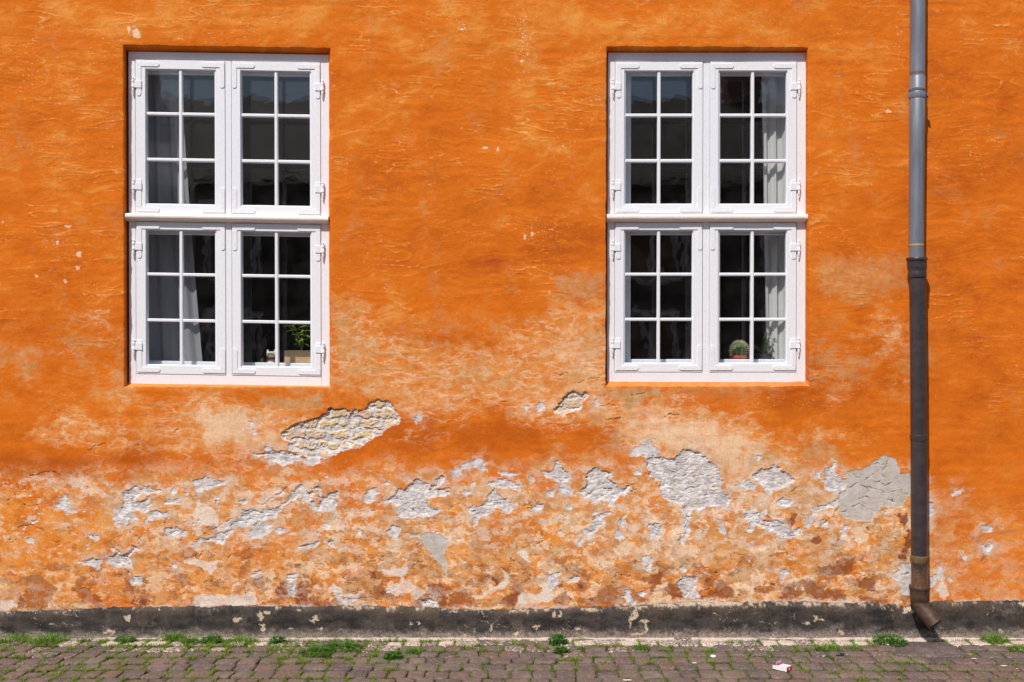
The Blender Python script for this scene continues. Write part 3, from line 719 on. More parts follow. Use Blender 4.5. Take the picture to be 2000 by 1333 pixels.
# ------------------------------------------------------------------ materials
def lime_wall_material():
    t = NT("limewashed plaster"); o = t.obj()
    fine = t.noise(o, 95, 6, .62); mid = t.noise(o, 22, 6, .6); grit = t.noise(o, 420, 3, .6)
    streaky = t.noise(t.mapping(o, (30, 30, 6)), 1.0, 4, .6)
    brush = t.noise(t.mapping(o, (9, 9, 26)), 1.0, 6, .62)
    tone = t.math('ADD', t.attr('tone'), t.math('MULTIPLY', t.math('SUBTRACT', fine, .5), .34))
    tone = t.math('ADD', tone, t.math('MULTIPLY', t.math('SUBTRACT', brush, .5), .35))
    c = t.mix(t.ramp(tone, 0.0, .55), lin(194, 92, 18), lin(224, 116, 25))
    c = t.mix(t.ramp(tone, .5, 1.0), c, lin(237, 150, 62))
    c = t.mix(t.math('MULTIPLY', t.attr('red'), .55), c, lin(190, 70, 40))
    nz = lambda a, k, src: t.math('MULTIPLY', a, t.ramp(src, .5 - k, .5 + k, .72, 1.0))
    peach = t.mix(t.ramp(mid, .3, .7), lin(230, 148, 76), lin(243, 180, 112))
    c = t.mix(t.math('MULTIPLY', nz(t.attr('fade'), .22, fine), .92), c, peach)
    crm = t.mix(t.ramp(fine, .3, .7), lin(246, 203, 152), lin(252, 232, 206))
    c = t.mix(nz(t.attr('cream'), .25, streaky), c, crm)
    bei = t.mix(t.ramp(mid, .35, .65), lin(202, 140, 80), lin(206, 168, 124))
    c = t.mix(nz(t.attr('beige'), .2, fine), c, bei)
    rus = t.mix(t.ramp(fine, .3, .7), lin(116, 52, 24), lin(156, 78, 40))
    c = t.mix(t.math('MULTIPLY', t.attr('rust'), t.ramp(fine, .3, .6, .82, 1.0)), c, rus)
    blo = t.mix(t.ramp(fine, .3, .7), lin(234, 212, 190), lin(246, 236, 228))
    c = t.mix(nz(t.attr('bloom'), .2, fine), c, blo)
    cem = t.mix(t.ramp(mid, .3, .7), lin(192, 180, 166), lin(208, 200, 193))
    c = t.mix(t.attr('cement'), c, cem)
    lim = t.mix(t.ramp(mid, .35, .65), lin(192, 183, 181), lin(234, 228, 226))
    lim = t.mix(t.math('MULTIPLY', t.ramp(t.noise(o, 30, 5, .65), .52, .66), .6), lim, lin(222, 196, 160))
    lim = t.mix(t.ramp(t.noise(o, 55, 5, .7), .52, .7, 0, .7), lim, lin(250, 244, 240))
    lim = t.mix(t.ramp(t.noise(o, 13, 4, .6), .5, .7, 0, .45), lim, lin(152, 142, 142))
    c = t.mix(t.attr('lime'), c, lim)
    bri = t.mix(t.attr('btone'), lin(228, 204, 152), lin(216, 188, 164))
    bri = t.mix(t.ramp(fine, .45, .75, 0, .7), bri, lin(205, 160, 92))
    bri = t.mix(t.ramp(mid, .55, .75, 0, .6), bri, lin(232, 210, 180))
    c = t.mix(t.attr('brick'), c, bri)
    c = t.mix(t.math('MULTIPLY', t.attr('speck'), .92), c, lin(248, 214, 178))
    c = t.mix(t.math('MULTIPLY', t.attr('crack'), .55), c, lin(96, 70, 50))
    c = t.mix(t.math('MULTIPLY', t.attr('soil'), .8), c, lin(70, 58, 50))
    c = t.mix(t.ramp(grit, .3, .7, 0.0, .10), c, lin(120, 60, 20), 'MULTIPLY')
    c = t.mix(t.ramp(t.noise(o, 48, 5, .65), .46, .66, 0, .10), c, lin(150, 84, 40), 'MULTIPLY')
    hgt = t.math('ADD', t.math('MULTIPLY', fine, .7), t.math('MULTIPLY', grit, .3))
    return t.pbr(c, .93, 0, t.bump(hgt, .45, .0016), .18)

def plinth_material():
    t = NT("black tarred plinth"); o = t.obj()
    fine = t.noise(o, 110, 6, .65); mid = t.noise(t.mapping(o, (7, 7, 16)), 1.0, 6, .62); vert = t.noise(t.mapping(o, (26, 26, 3)), 1.0, 4, .6)
    c = t.mix(t.ramp(mid, .36, .64), lin(40, 37, 38), lin(74, 66, 62))
    c = t.mix(t.ramp(vert, .5, .8, 0, .35), c, lin(112, 96, 78))
    c = t.mix(t.ramp(fine, .52, .75, 0, .35), c, lin(118, 106, 98))
    c = t.mix(t.ramp(fine, .5, .3, 0, .6), c, lin(28, 26, 27))
    c = t.mix(t.math('MULTIPLY', t.attr('brown'), t.ramp(fine, .3, .7, .2, .75)), c, lin(112, 90, 68))
    c = t.mix(t.math('MULTIPLY', t.attr('dust'), t.ramp(fine, .35, .65, .3, 1.0)), c, lin(168, 152, 140))
    c = t.mix(t.attr('chip'), c, t.mix(t.ramp(fine, .3, .7), lin(172, 150, 124), lin(216, 196, 174)))
    c = t.mix(t.attr('crack'), c, lin(30, 26, 24))
    return t.pbr(c, .78, 0, t.bump(fine, .6, .002), .3)

M_WALL = lime_wall_material()
M_PLINTH = plinth_material()

def white_paint(name, a, b):
    t = NT(name); o = t.obj()
    grain = t.noise(t.mapping(o, (60, 60, 60)), 1.0, 5, .6)
    dirt = t.noise(t.mapping(o, (14, 14, 40)), 1.0, 6, .7)
    c = t.mix(t.ramp(grain, .3, .7), a, b)
    c = t.mix(t.ramp(dirt, .64, .82, 0, .4), c, lin(224, 204, 180))
    c = t.mix(t.ramp(t.noise(o, 170, 4, .75), .70, .78, 0, .6), c, lin(150, 132, 118))
    return t.pbr(c, .42, 0, t.bump(t.noise(t.mapping(o, (90, 90, 24)), 1.0, 4, .6), .35, .0012), .4)
M_WHITE = white_paint("white oil paint", lin(233, 232, 236), lin(240, 239, 242))
M_CREAMW = white_paint("weathered cream paint", lin(236, 224, 214), lin(244, 236, 228))
M_INNER = white_paint("inner white paint", lin(228, 231, 238), lin(238, 240, 245))

def glass_material(name="window glass", wav=.10):
    t = NT(name); o = t.obj()
    nb = t.bump(t.noise(o, 5.0, 2, .5), wav, .01)
    dt = t.t.nodes.new("ShaderNodeVectorMath"); dt.operation = 'DOT_PRODUCT'
    t.put(dt.inputs[0], t.n("ShaderNodeNewGeometry", out=4)); t.put(dt.inputs[1], nb)
    cs = t.math('SUBTRACT', 1.0, t.math('ABSOLUTE', dt.outputs[1]))
    fr = t.math('ADD', .068, t.math('MULTIPLY', t.math('POWER', cs, 5.0), .9))      # both faces of the pane
    tr = t.n("ShaderNodeBsdfTransparent", {"Color": (.965, .975, .975, 1)})
    gl = t.n("ShaderNodeBsdfGlossy", {"Color": (1, 1, 1, 1), "Roughness": .0, "Normal": nb})
    mx = t.n("ShaderNodeMixShader", {0: fr, 1: tr, 2: gl})
    dust = t.n("ShaderNodeBsdfDiffuse", {"Color": lin(190, 185, 175)})
    dm = t.ramp(t.noise(o, 9, 6, .7), .35, .85, .002, .018)
    sp = t.ramp(t.noise(o, 260, 2, .5), .76, .80, 0, .5)
    mx2 = t.n("ShaderNodeMixShader", {0: t.math('MAXIMUM', dm, sp), 1: mx, 2: dust})
    t.t.links.new(mx2, t.out.inputs[0])
    return t.m
M_GLASS = glass_material()
M_GLASS2 = glass_material("inner window glass", .05)

def curtain_material(name, ca, cb):
    t = NT(name); o = t.obj()
    wv = t.noise(t.mapping(o, (500, 500, 500)), 1.0, 2, .5)
    c = t.mix(t.ramp(wv, .3, .7), ca, cb)
    d = t.n("ShaderNodeBsdfDiffuse", {"Color": c}); tl = t.n("ShaderNodeBsdfTranslucent", {"Color": c})
    t.t.links.new(t.n("ShaderNodeMixShader", {0: .3, 1: d, 2: tl}), t.out.inputs[0])
    return t.m
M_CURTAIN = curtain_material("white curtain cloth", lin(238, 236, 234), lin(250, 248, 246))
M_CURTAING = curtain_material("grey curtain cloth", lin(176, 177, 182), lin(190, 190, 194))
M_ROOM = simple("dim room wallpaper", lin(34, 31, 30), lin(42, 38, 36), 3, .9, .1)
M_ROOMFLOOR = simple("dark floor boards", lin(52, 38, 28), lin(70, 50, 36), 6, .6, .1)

# ------------------------------------------------------------------ house wall
house = tag(empty("house"), "old orange plastered house front with two white windows and black plinth", "house")

def lines(stops, steps):
    out = [stops[0]]
    for a, b, st in zip(stops[:-1], stops[1:], steps):
        n = max(1, int(round((b - a) / st)))
        out += list(a + (b - a) * (np.arange(1, n + 1) / n))
    return np.array(out)

def build_wall():
    us = lines([-900, -400, -60, 241, 645, 1184, 1580, 2060, 2400, 2900], [40, 8, 1.3, 1.3, 1.3, 1.3, 1.3, 8, 40])
    vs = lines([-700, -260, -50, 91, 756, 1206, 1252], [40, 8, 1.3, 1.3, 1.12, 6])
    nu, nv = len(us), len(vs)
    UU, VV = np.meshgrid(us, vs)
    iu = np.arange(nu); iv = np.arange(nv)
    keepf = np.ones((nv - 1, nu - 1), bool); keepv = np.ones((nv, nu), bool)
    for w in WIN:
        a0, a1, b0, b1 = w['hole']
        cu = (us[:-1] >= a0 - .01) & (us[1:] <= a1 + .01); cv = (vs[:-1] >= b0 - .01) & (vs[1:] <= b1 + .01)
        keepf[np.ix_(cv, cu)] = False
        ku = (us > a0 + .01) & (us < a1 - .01); kv = (vs > b0 + .01) & (vs < b1 - .01)
        keepv[np.ix_(kv, ku)] = False
    idx = -np.ones((nv, nu), np.int64)
    idx[keepv] = np.arange(keepv.sum())
    U0 = UU[keepv].astype(np.float32); V0 = VV[keepv].astype(np.float32)
    U = U0.copy(); V = V0.copy()
    # pull the hole's edge onto the measured, uneven edge of each opening
    close = np.zeros_like(U)
    for w in WIN:
        a0, a1, b0, b1 = w['hole']
        s = np.clip((U0 - a0) / (a1 - a0), 0, 1); t = np.clip((V0 - b0) / (b1 - b0), 0, 1)
        r = np.array(w['rim'], np.float32); cr = np.array([(a0, b0), (a1, b0), (a1, b1), (a0, b1)], np.float32); dl = r - cr
        ds = (1 - s) * (1 - t) * dl[0][:, None] + s * (1 - t) * dl[1][:, None] + s * t * dl[2][:, None] + (1 - s) * t * dl[3][:, None]
        dist = np.hypot(np.maximum(np.maximum(a0 - U0, U0 - a1), 0), np.maximum(np.maximum(b0 - V0, V0 - b1), 0))
        fo = np.exp(-(dist / 40) ** 2); f2 = np.exp(-(dist / 7) ** 2)
        U += ds[0] * fo + f2 * (1.7 * fbm(V0 / 34, U0 / 200, 3, 70) + .8 * fbm(V0 / 7, U0 / 30, 2, 72))
        V += ds[1] * fo + f2 * (1.9 * fbm(U0 / 34, V0 / 200, 3, 71) + .8 * fbm(U0 / 7, V0 / 30, 2, 73))
        close = np.maximum(close, 1 - smooth(0, 9, dist))
    h, A = wall_fields(U, V)
    inframe = np.exp(-(np.maximum(np.abs(U - 1000) - 1060, 0) / 60) ** 2)
    h = h * .001
    h -= .0015 * close ** 3
    S = CAMD / F
    P = np.stack([(U - CU) * S, -h, CAMZ - (V - CV) * S], 1)
    f = keepf
    q = np.stack([idx[:-1, :-1][f], idx[1:, :-1][f], idx[1:, 1:][f], idx[:-1, 1:][f]], 1)
    verts = [P]; quads = [q]; base = len(P); src = [np.arange(len(P))]
    # splayed reveals
    prof = [(.0015, .03), (.005, .07), (.012, .13), (.022, .23), (.032, .40), (.050, .70), (.059, .98), (.067, 1.06), (.113, 1.10)]
    for w in WIN:
        a0, a1, b0, b1 = w['hole']
        ja = int(np.argmin(np.abs(us - a0))); jb = int(np.argmin(np.abs(us - a1))); ka = int(np.argmin(np.abs(vs - b0))); kb = int(np.argmin(np.abs(vs - b1)))
        loop = [(ka, j) for j in range(ja, jb)] + [(k, jb) for k in range(ka, kb)] + [(kb, j) for j in range(jb, ja, -1)] + [(k, ja) for k in range(kb, ka, -1)]
        li = np.array([idx[k, j] for k, j in loop])
        st = np.array([((us[j] - a0) / (a1 - a0), (vs[k] - b0) / (b1 - b0)) for k, j in loop])
        f0, f1, g0, g1 = w['frame']
        gl, gt = 4.6, 2.0         # open joint between masonry and frame
        tgt = np.array([W(*skew(w, f0 - gl + (f1 - f0 + gl) * s, g0 - gt + (g1 - g0 + gt) * t), .056) for s, t in st])
        rim = P[li]; n = len(li); prev = li
        nz = fbm(st[:, 0] * 30 + 5, st[:, 1] * 45, 3, 75)
        for d, k in prof:
            ring = rim + (tgt - rim) * k
            ring[:, 1] = rim[:, 1] + d
            ring[:, 0] += .0012 * nz * (1 - k); ring[:, 2] += .0012 * nz * (1 - k)
            cur = base + np.arange(n)
            quads.append(np.stack([prev, np.roll(prev, -1), np.roll(cur, -1), cur], 1)[:, ::-1])
            verts.append(ring); src.append(li); base += n; prev = cur
    src = np.concatenate(src); n0 = len(P)
    attrs = {}
    for k, a in A.items():
        b = np.asarray(a, np.float32)[src]
        if k not in ('tone',):
            b[n0:] *= .35
        attrs[k] = b
    # the sill slope is coloured paler than the other reveals
    zs = np.concatenate(verts)
    attrs['fade'][n0:] = np.where(zs[n0:, 2] < W(0, 744)[2], .55, attrs['fade'][n0:])
    return big_mesh("wall", zs, np.concatenate(quads), attrs, M_WALL, house)

wall = build_wall()

def build_plinth():
    us = lines([-900, -60, 2060, 2900], [20, 1.6, 20])
    n = len(us)
    vt = plinth_top(us)
    ts = np.concatenate([[-.25, -.06, 0, .03, .08], np.linspace(.13, 1.0, 40), [1.15]])
    U = np.repeat(us[None], len(ts), 0); T = np.repeat(ts[:, None], n, 1)
    V = vt[None] + (1245 - vt[None]) * T
    d = np.interp(ts, [-.25, -.06, 0, .03, .08, .2, 1, 1.15], [-.012, -.002, .007, .012, .016, .019, .024, .024])[:, None] + 0 * U
    big = fbm(U / 90, V / 50, 3, 80); n12 = fbm(U / 12, V / 9, 4, 81, .6); n30 = fbm(U / 38, V / 24, 5, 82, .6)
    d = d + (.006 * big + .0022 * n30 + .0012 * n12) * smooth(-.05, .1, T)
    chip = smooth(.62, .68, fbm((U + 5 * n12) / 26, (V + 5 * n12) / 18, 5, 83, .6) + .18 * np.exp(-((T - .05) / .1) ** 2) + .12 * smooth(.85, 1, T))
    for (cu, cv, r1, r2) in [(252, 1208, 6, 8), (218, 1232, 13, 4), (468, 1208, 11, 6), (510, 1202, 8, 8), (525, 1196, 7, 5), (618, 1208, 10, 7), (628, 1226, 4, 4), (570, 1226, 5, 3), (805, 1216, 3, 3), (817, 1216, 6, 3), (515, 1226, 6, 8), (1080, 1200, 6, 5), (1095, 1197, 4, 8), (1240, 1200, 8, 12), (1230, 1210, 3, 25), (1262, 1222, 4, 18), (1245, 1237, 14, 4), (1258, 1211, 10, 3), (1590, 1205, 3, 8), (1575, 1216, 8, 4), (1600, 1208, 12, 2), (1010, 1235, 4, 8), (960, 1225, 3, 10), (1130, 1225, 6, 4), (1050, 1222, 10, 4), (1640, 1234, 6, 5), (1772, 1192, 14, 5), (1995, 1180, 6, 3)]:
        chip = np.maximum(chip, smooth(.35, .55, np.exp(-((U - cu + 9 * n12 + 5 * n30) / (r1 * .85)) ** 2 - ((V - cv + 9 * np.roll(n12, 7, 1)) / (r2 * .85)) ** 2) + .45 * n12))
    vein = smooth(.5, .9, 1 - np.abs(fbm((U + 6 * n12) / 60, (V + 6 * n12) / 40, 4, 86)) * 30) * smooth(.1, .35, fbm(U / 80, V / 80, 2, 87))
    chip = np.maximum(chip, .7 * vein)
    toppale = smooth(.12, .04, T + .22 * n12 + .12 * n30) * smooth(.05, .2, n30 + n12 * .5 + .25 * smooth(1200, 1260, U) * smooth(1560, 1480, U) + .15 * smooth(870, 940, U) * smooth(1200, 1150, U) - .12 * smooth(700, 600, U)) * .85
    chip = np.maximum(chip, toppale)
    crack = smooth(.3, .9, 1 - np.abs(fbm(U / 50 + 6, V / 30, 4, 84)) * 40) * smooth(.2, .4, fbm(U / 70, V / 70, 2, 85))
    d -= .0025 * chip + .002 * crack
    dust = np.clip(smooth(.62, 1.0, T + .2 * n30 + .15 * n12) * .95 + .25 * smooth(.1, .5, n30), 0, 1)
    brown = np.clip(smooth(.45, .05, T + .2 * n30) * .8 * smooth(-.2, .3, fbm(U / 160, V / 60, 3, 88)) + .3 * smooth(.1, .5, big), 0, 1)
    S = CAMD / F
    P = np.stack([((U - CU) * S).ravel(), (-d).ravel(), (CAMZ - (V - CV) * S).ravel()], 1)
    I = np.arange(len(ts) * n).reshape(len(ts), n)
    q = np.stack([I[:-1, :-1].ravel(), I[1:, :-1].ravel(), I[1:, 1:].ravel(), I[:-1, 1:].ravel()], 1)
    return big_mesh("plinth", P, q, dict(chip=np.clip(chip, 0, 1).ravel(), dust=dust.ravel(), brown=brown.ravel(), crack=crack.ravel()), M_PLINTH, house)
build_plinth()

# ------------------------------------------------------------------ windows
def arm(m, w, u0, v0, u1, v1, wd, d, th, round0=False, round1=True):
    """flat iron strap with rounded end between two points of the sash face"""
    L = math.hypot(u1 - u0, v1 - v0); dx, dy = (u1 - u0) / L, (v1 - v0) / L; nx, ny = -dy, dx
    pts = []
    def end(cu, cv, sgn, rnd):
        if rnd:
            for k in range(7):
                a = math.pi * k / 6 - math.pi / 2
                pts.append((cu + sgn * dx * math.cos(a) * wd / 2 + sgn * nx * math.sin(a) * wd / 2, cv + sgn * dy * math.cos(a) * wd / 2 + sgn * ny * math.sin(a) * wd / 2))
        else:
            pts.append((cu - sgn * nx * wd / 2, cv - sgn * ny * wd / 2)); pts.append((cu + sgn * nx * wd / 2, cv + sgn * ny * wd / 2))
    end(u1, v1, 1, round1); end(u0, v0, -1, round0)
    P = [W(*skew(w, *p), d) for p in pts]; n = len(P)
    cx = sum(p[0] for p in P) / n; cz = sum(p[2] for p in P) / n
    a = [(p[0] + (cx - p[0]) * .03, d - th, p[2] + (cz - p[2]) * .03) for p in P]; b = [(p[0], d - th + .0012, p[2]) for p in P]; c = [(p[0], d + .002, p[2]) for p in P]
    fs = [tuple(range(n)), tuple(range(3 * n - 1, 2 * n - 1, -1))]
    for i in range(n):
        j = (i + 1) % n
        fs += [(j, i, i + n, j + n), (j + n, i + n, i + 2 * n, j + 2 * n)]
    m.add(a + b + c, fs)

FD = .056          # depth of the frame face behind the wall face
SD = .050          # sash face, a little proud of the frame
def build_window(w, label):
    win = empty("window"); win["label"] = label; win.parent = house
    f0, f1, g0, g1 = w['frame']; (a0, a1), (b0, b1) = w['sx']; (s0, s1), (r0, r1) = w['sy']; t0, t1, tv0, tv1 = w['transom']
    e = 3.0; gap = .8
    m = MB()
    m.slab(quad(w, f0, a0 - gap, g0 - .5, g1 + e), FD, .115)
    m.slab(quad(w, b1 + gap, f1 + e, g0 - .5, g1 + e), FD, .115)
    m.slab(quad(w, a0 - gap, b1 + gap, g0 - .5, s0 - gap), FD, .115)
    m.slab(quad(w, a0 - gap, b1 + gap, r1 + gap, g1 + e), FD - .002, .115)
    m.build("window_frame", M_WHITE, win)
    m = MB(); m.slab(quad(w, a1 + gap, b0 - gap, s0 - gap, r1 + gap), FD - .001, .115); m.build("mullion", M_WHITE, win)
    m = MB()
    tm = (tv0 + tv1) / 2
    qd = quad(w, t0, t1, tv0, tv1)
    # moulded transom: a rounded nose in front of a flat board
    N = 22; R = []
    for k in range(N + 1):
        uu = t0 + (t1 - t0) * k / N
        ring = []
        for (dd, vv) in [(.062, tv0 - 1), (.022, tv0), (.013, tv0 + 1.6), (.010, tv0 + 4), (.010, tv1 - 4), (.013, tv1 - 1.5), (.020, tv1), (.062, tv1 + 4)]:
            wob = .35 * math.sin(k * 1.7) + .25 * math.sin(k * 3.1 + 1)
            p = W(*skew(w, uu, vv + wob * .5), FD); ring.append((p[0], dd, p[2]))
        R.append(ring)
    m.rings(R)
    tr = m.build("transom", M_CREAMW, win); auto_smooth(tr, 50)
    lin_d0, lin_d1 = .115, .17
    for r in range(2):
        for c in range(2):
            x0, x1 = w['sx'][c]; y0, y1 = w['sy'][r]; p0, p1 = w['gx'][c]; q0, q1 = w['gy'][r]
            m = MB()
            m.slab(quad(w, x0, p0, y0, y1), SD, .094, .002); m.slab(quad(w, p1, x1, y0, y1), SD, .094, .002)
            m.slab(quad(w, p0, p1, y0, q0), SD + .0006, .094, .002); m.slab(quad(w, p0, p1, q1, y1), SD + .0006, .094, .002)
            # inner bead that holds the panes
            b = 2.2
            m.slab(quad(w, p0 - .5, p0 + b, q0, q1), SD + .010, .091); m.slab(quad(w, p1 - b, p1 + .5, q0, q1), SD + .010, .091)
            m.slab(quad(w, p0 + b, p1 - b, q0 - .5, q0 + b * .7), SD + .010, .091); m.slab(quad(w, p0 + b, p1 - b, q1 - b * .8, q1 + .5), SD + .010, .091)
            m.build("sash", M_WHITE, win)
            m = MB()
            vb = w['vb'][c]; hb = w['hb'][r]; hw = 3.1
            m.slab(quad(w, vb - hw, vb + hw, q0 + 1.5, q1 - 1.7), SD + .008, .089, .004)
            for h_ in hb:
                m.slab(quad(w, p0 + b, vb - hw, h_ - hw, h_ + hw), SD + .0095, .089, .004)
                m.slab(quad(w, vb + hw, p1 - b, h_ - hw, h_ + hw), SD + .0095, .089, .004)
            m.build("glazing_bars", M_WHITE, win)
            m = MB()
            cols = [(p0, vb), (vb, p1)]; rows = [(q0, hb[0]), (hb[0], hb[1]), (hb[1], q1)]
            for (ga, gb) in cols:
                for (gc, gd) in rows:
                    # each old pane sits at its own slight tilt
                    tl = [random.uniform(-.0006, .0006) for _ in range(4)]
                    q4 = quad(w, ga, gb, gc, gd)
                    m.add([(lambda P: (P[0], .075 + k, P[2]))(W(*pt, .075)) for pt, k in zip(q4, tl)], [(3, 2, 1, 0)])
            m.build("glass_pane", M_GLASS, win)
            # corner straps and hinges
            hinge_left = (c == 0)
            for cu in (0, 1):
                for cvn in (0, 1):
                    m = MB()
                    hs = (cu == 0) == hinge_left
                    wd = 8.6
                    ex = x0 + 1 + wd / 2 if cu == 0 else x1 - 1 - wd / 2
                    if cu == 0 and hs: ex = x0 + 1.5 + 5
                    ey = y0 + 4.5 + wd / 2 if cvn == 0 else y1 - 3.6 - wd / 2
                    sx_, sy_ = (1 if cu == 0 else -1), (1 if cvn == 0 else -1)
                    th = .0045
                    arm(m, w, ex - sx_ * wd / 2, ey, ex + sx_ * 36, ey, wd, SD, th)
                    ln = (58 if hs else 40)
                    arm(m, w, ex, ey + sy_ * wd / 2 * .98, ex, ey + sy_ * ln, wd * 1.05, SD, th * .96, round1=(cvn == 0 or not hs))
                    for (ku, kv) in [(ex + sx_ * 28, ey), (ex, ey + sy_ * (ln - 8)), (ex + sx_ * 12, ey)]:
                        pc = W(*skew(w, ku, kv), SD); m.sphere((pc[0], pc[1] - th, pc[2]), .0035, 8, 6, (1, .5, 1))
                    o = m.build("corner_bracket", M_WHITE, win)
            for cvn in (0, 1):
                # hinge: square leaf on the sash, turned pin on the frame
                hy = (y0 + 48) if cvn == 0 else (y1 - 53)
                ex = x0 if hinge_left else x1; sg = 1 if hinge_left else -1
                m = MB()
                m.slab(quad(w, min(ex - sg * 2, ex + sg * 11), max(ex - sg * 2, ex + sg * 11), hy - 7, hy + 7), SD - .009, SD + .001, .0015)
                pc = W(*skew(w, ex - sg * 4.5, hy), SD)
                k = 1 / 322.0
                prof = [(-24, .4), (-22, 1.3), (-20.5, 1.6), (-19.5, .9), (-18, 1.4), (-14, 2.4), (-10, 2.5), (-7, 2.1), (-6.5, 3.2), (-3, 3.2), (-2.5, 2.8), (3, 2.8), (3.5, 3.3), (7, 3.3), (7.5, 2.2), (9, 1.6), (10.5, 2.4), (12, 2.3), (13.2, .8)]
                m.lathe([(z * k, r_ * k) for z, r_ in prof], pc[0], FD - .010, 14, pc[2])
                m.slab(quad(w, min(ex - sg * 5, ex + sg * 2), max(ex - sg * 5, ex + sg * 2), hy - 3, hy + 5), SD - .007, SD, .001)
                o = m.build("hinge", M_WHITE, win); auto_smooth(o, 40)
            # inner secondary casement
            m = MB()
            ix0, ix1, iy0, iy1 = p0 + 2, p1 - 1, q0 + 4 + 5 * r, q1 - 2 - 6.5 * r
            if w['key'] == 1 and c == 0: ix0 += 11
            if w['key'] == 1 and c == 1: ix0 += 2
            if r == 0: iy0 += 5
            o_ = 9
            m.slab(quad(w, x0 - 6, ix0, y0 - 8, y1 + 8), .165, .20, .003); m.slab(quad(w, ix1, x1 + 6, y0 - 8, y1 + 8), .165, .20, .003)
            m.slab(quad(w, ix0, ix1, y0 - 8, iy0), .166, .20, .003); m.slab(quad(w, ix0, ix1, iy1, y1 + 8), .166, .20, .003)
            m.build("inner_sash", M_INNER, win)
            m = MB()
            q4 = quad(w, ix0, ix1, iy0, iy1)
            m.add([(lambda P: (P[0], .182, P[2]))(W(*pt, .182)) for pt in q4], [(3, 2, 1, 0)])
            m.build("inner_glass", M_GLASS2, win)
    # lining boards between outer frame, inner casement and the room
    m = MB()
    def lin_box(u0, u1, v0, v1, d0, d1):
        q4 = [W(*p, .05) for p in quad(w, u0, u1, v0, v1)]
        m.add([(p[0], d0, p[2]) for p in q4] + [(p[0], d1, p[2]) for p in q4], [(3, 2, 1, 0), (4, 5, 6, 7), (0, 1, 5, 4), (1, 2, 6, 5), (2, 3, 7, 6), (3, 0, 4, 7)])
    lin_box(f0 - 6, a0 + 1, g0 - 6, g1 + 6, .1155, .1645); lin_box(b1 - 1, f1 + 6, g0 - 6, g1 + 6, .1155, .1645)
    lin_box(a0 + 1, b1 - 1, g0 - 6, s0 + 3, .1155, .1645); lin_box(a0 + 1, b1 - 1, r1 - 3, g1 + 6, .1155, .1645)
    lin_box(a1 - 2, b0 + 2, s0 + 3, r1 - 3, .1165, .1640); lin_box(a0 + 1, b1 - 1, s1 - 1, r0 + 1, .1170, .1635)
    lin_box(f0 - 40, a0 - 6, g0 - 40, g1 + 12, .1650, .43); lin_box(b1 + 6, f1 + 40, g0 - 40, g1 + 12, .1650, .43)
    lin_box(a0 - 6, b1 + 6, g0 - 40, s0 - 8, .1650, .43); lin_box(a1 - 2, b0 + 2, s0 - 8, r1, .2005, .24)
    m.build("lining", M_INNER, win)
    m = MB(); lin_box(a0 - 6, b1 + 6, w['gy'][1][1] + 3, r1 + 12, .2005, .46)
    m.build("inner_sill", M_INNER, win)
    return win

win_l = build_window(WIN[0], "white twelve-light window with grey curtain and seedling box")
win_r = build_window(WIN[1], "white window with sunlit curtain and round cactus")

# ---- closed dark room behind both windows
def build_room():
    m = MB()
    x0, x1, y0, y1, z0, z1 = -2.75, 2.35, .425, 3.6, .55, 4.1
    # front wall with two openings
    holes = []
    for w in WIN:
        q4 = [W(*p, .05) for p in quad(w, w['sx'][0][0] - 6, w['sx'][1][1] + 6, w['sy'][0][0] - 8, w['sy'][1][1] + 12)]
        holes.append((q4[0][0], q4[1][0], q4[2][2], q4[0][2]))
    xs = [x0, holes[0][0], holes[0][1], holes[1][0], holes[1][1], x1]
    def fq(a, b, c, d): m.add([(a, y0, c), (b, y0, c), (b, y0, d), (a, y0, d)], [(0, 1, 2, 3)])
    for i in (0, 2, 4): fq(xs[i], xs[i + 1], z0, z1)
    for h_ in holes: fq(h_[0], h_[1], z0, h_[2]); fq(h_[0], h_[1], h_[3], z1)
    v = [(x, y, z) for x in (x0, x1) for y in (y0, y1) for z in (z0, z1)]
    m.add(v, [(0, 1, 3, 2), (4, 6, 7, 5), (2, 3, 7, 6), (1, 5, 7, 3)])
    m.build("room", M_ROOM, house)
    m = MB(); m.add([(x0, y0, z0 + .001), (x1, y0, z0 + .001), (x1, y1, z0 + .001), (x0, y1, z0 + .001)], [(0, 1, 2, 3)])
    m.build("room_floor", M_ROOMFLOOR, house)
    m = MB()
    # outer shell that closes the house: roof edge, sides and back
    X0, X1, Z1 = W(-900, 0)[0] + .01, W(2900, 0)[0] - .01, W(0, -700)[2] - .01
    v = [(x, y, z) for x in (X0, X1) for y in (.03, 5.0) for z in (-.1, Z1)]
    m.add(v, [(0, 2, 3, 1), (4, 5, 7, 6), (2, 6, 7, 3), (1, 3, 7, 5)])
    m.build("side_walls", M_ROOM, house)
build_room()

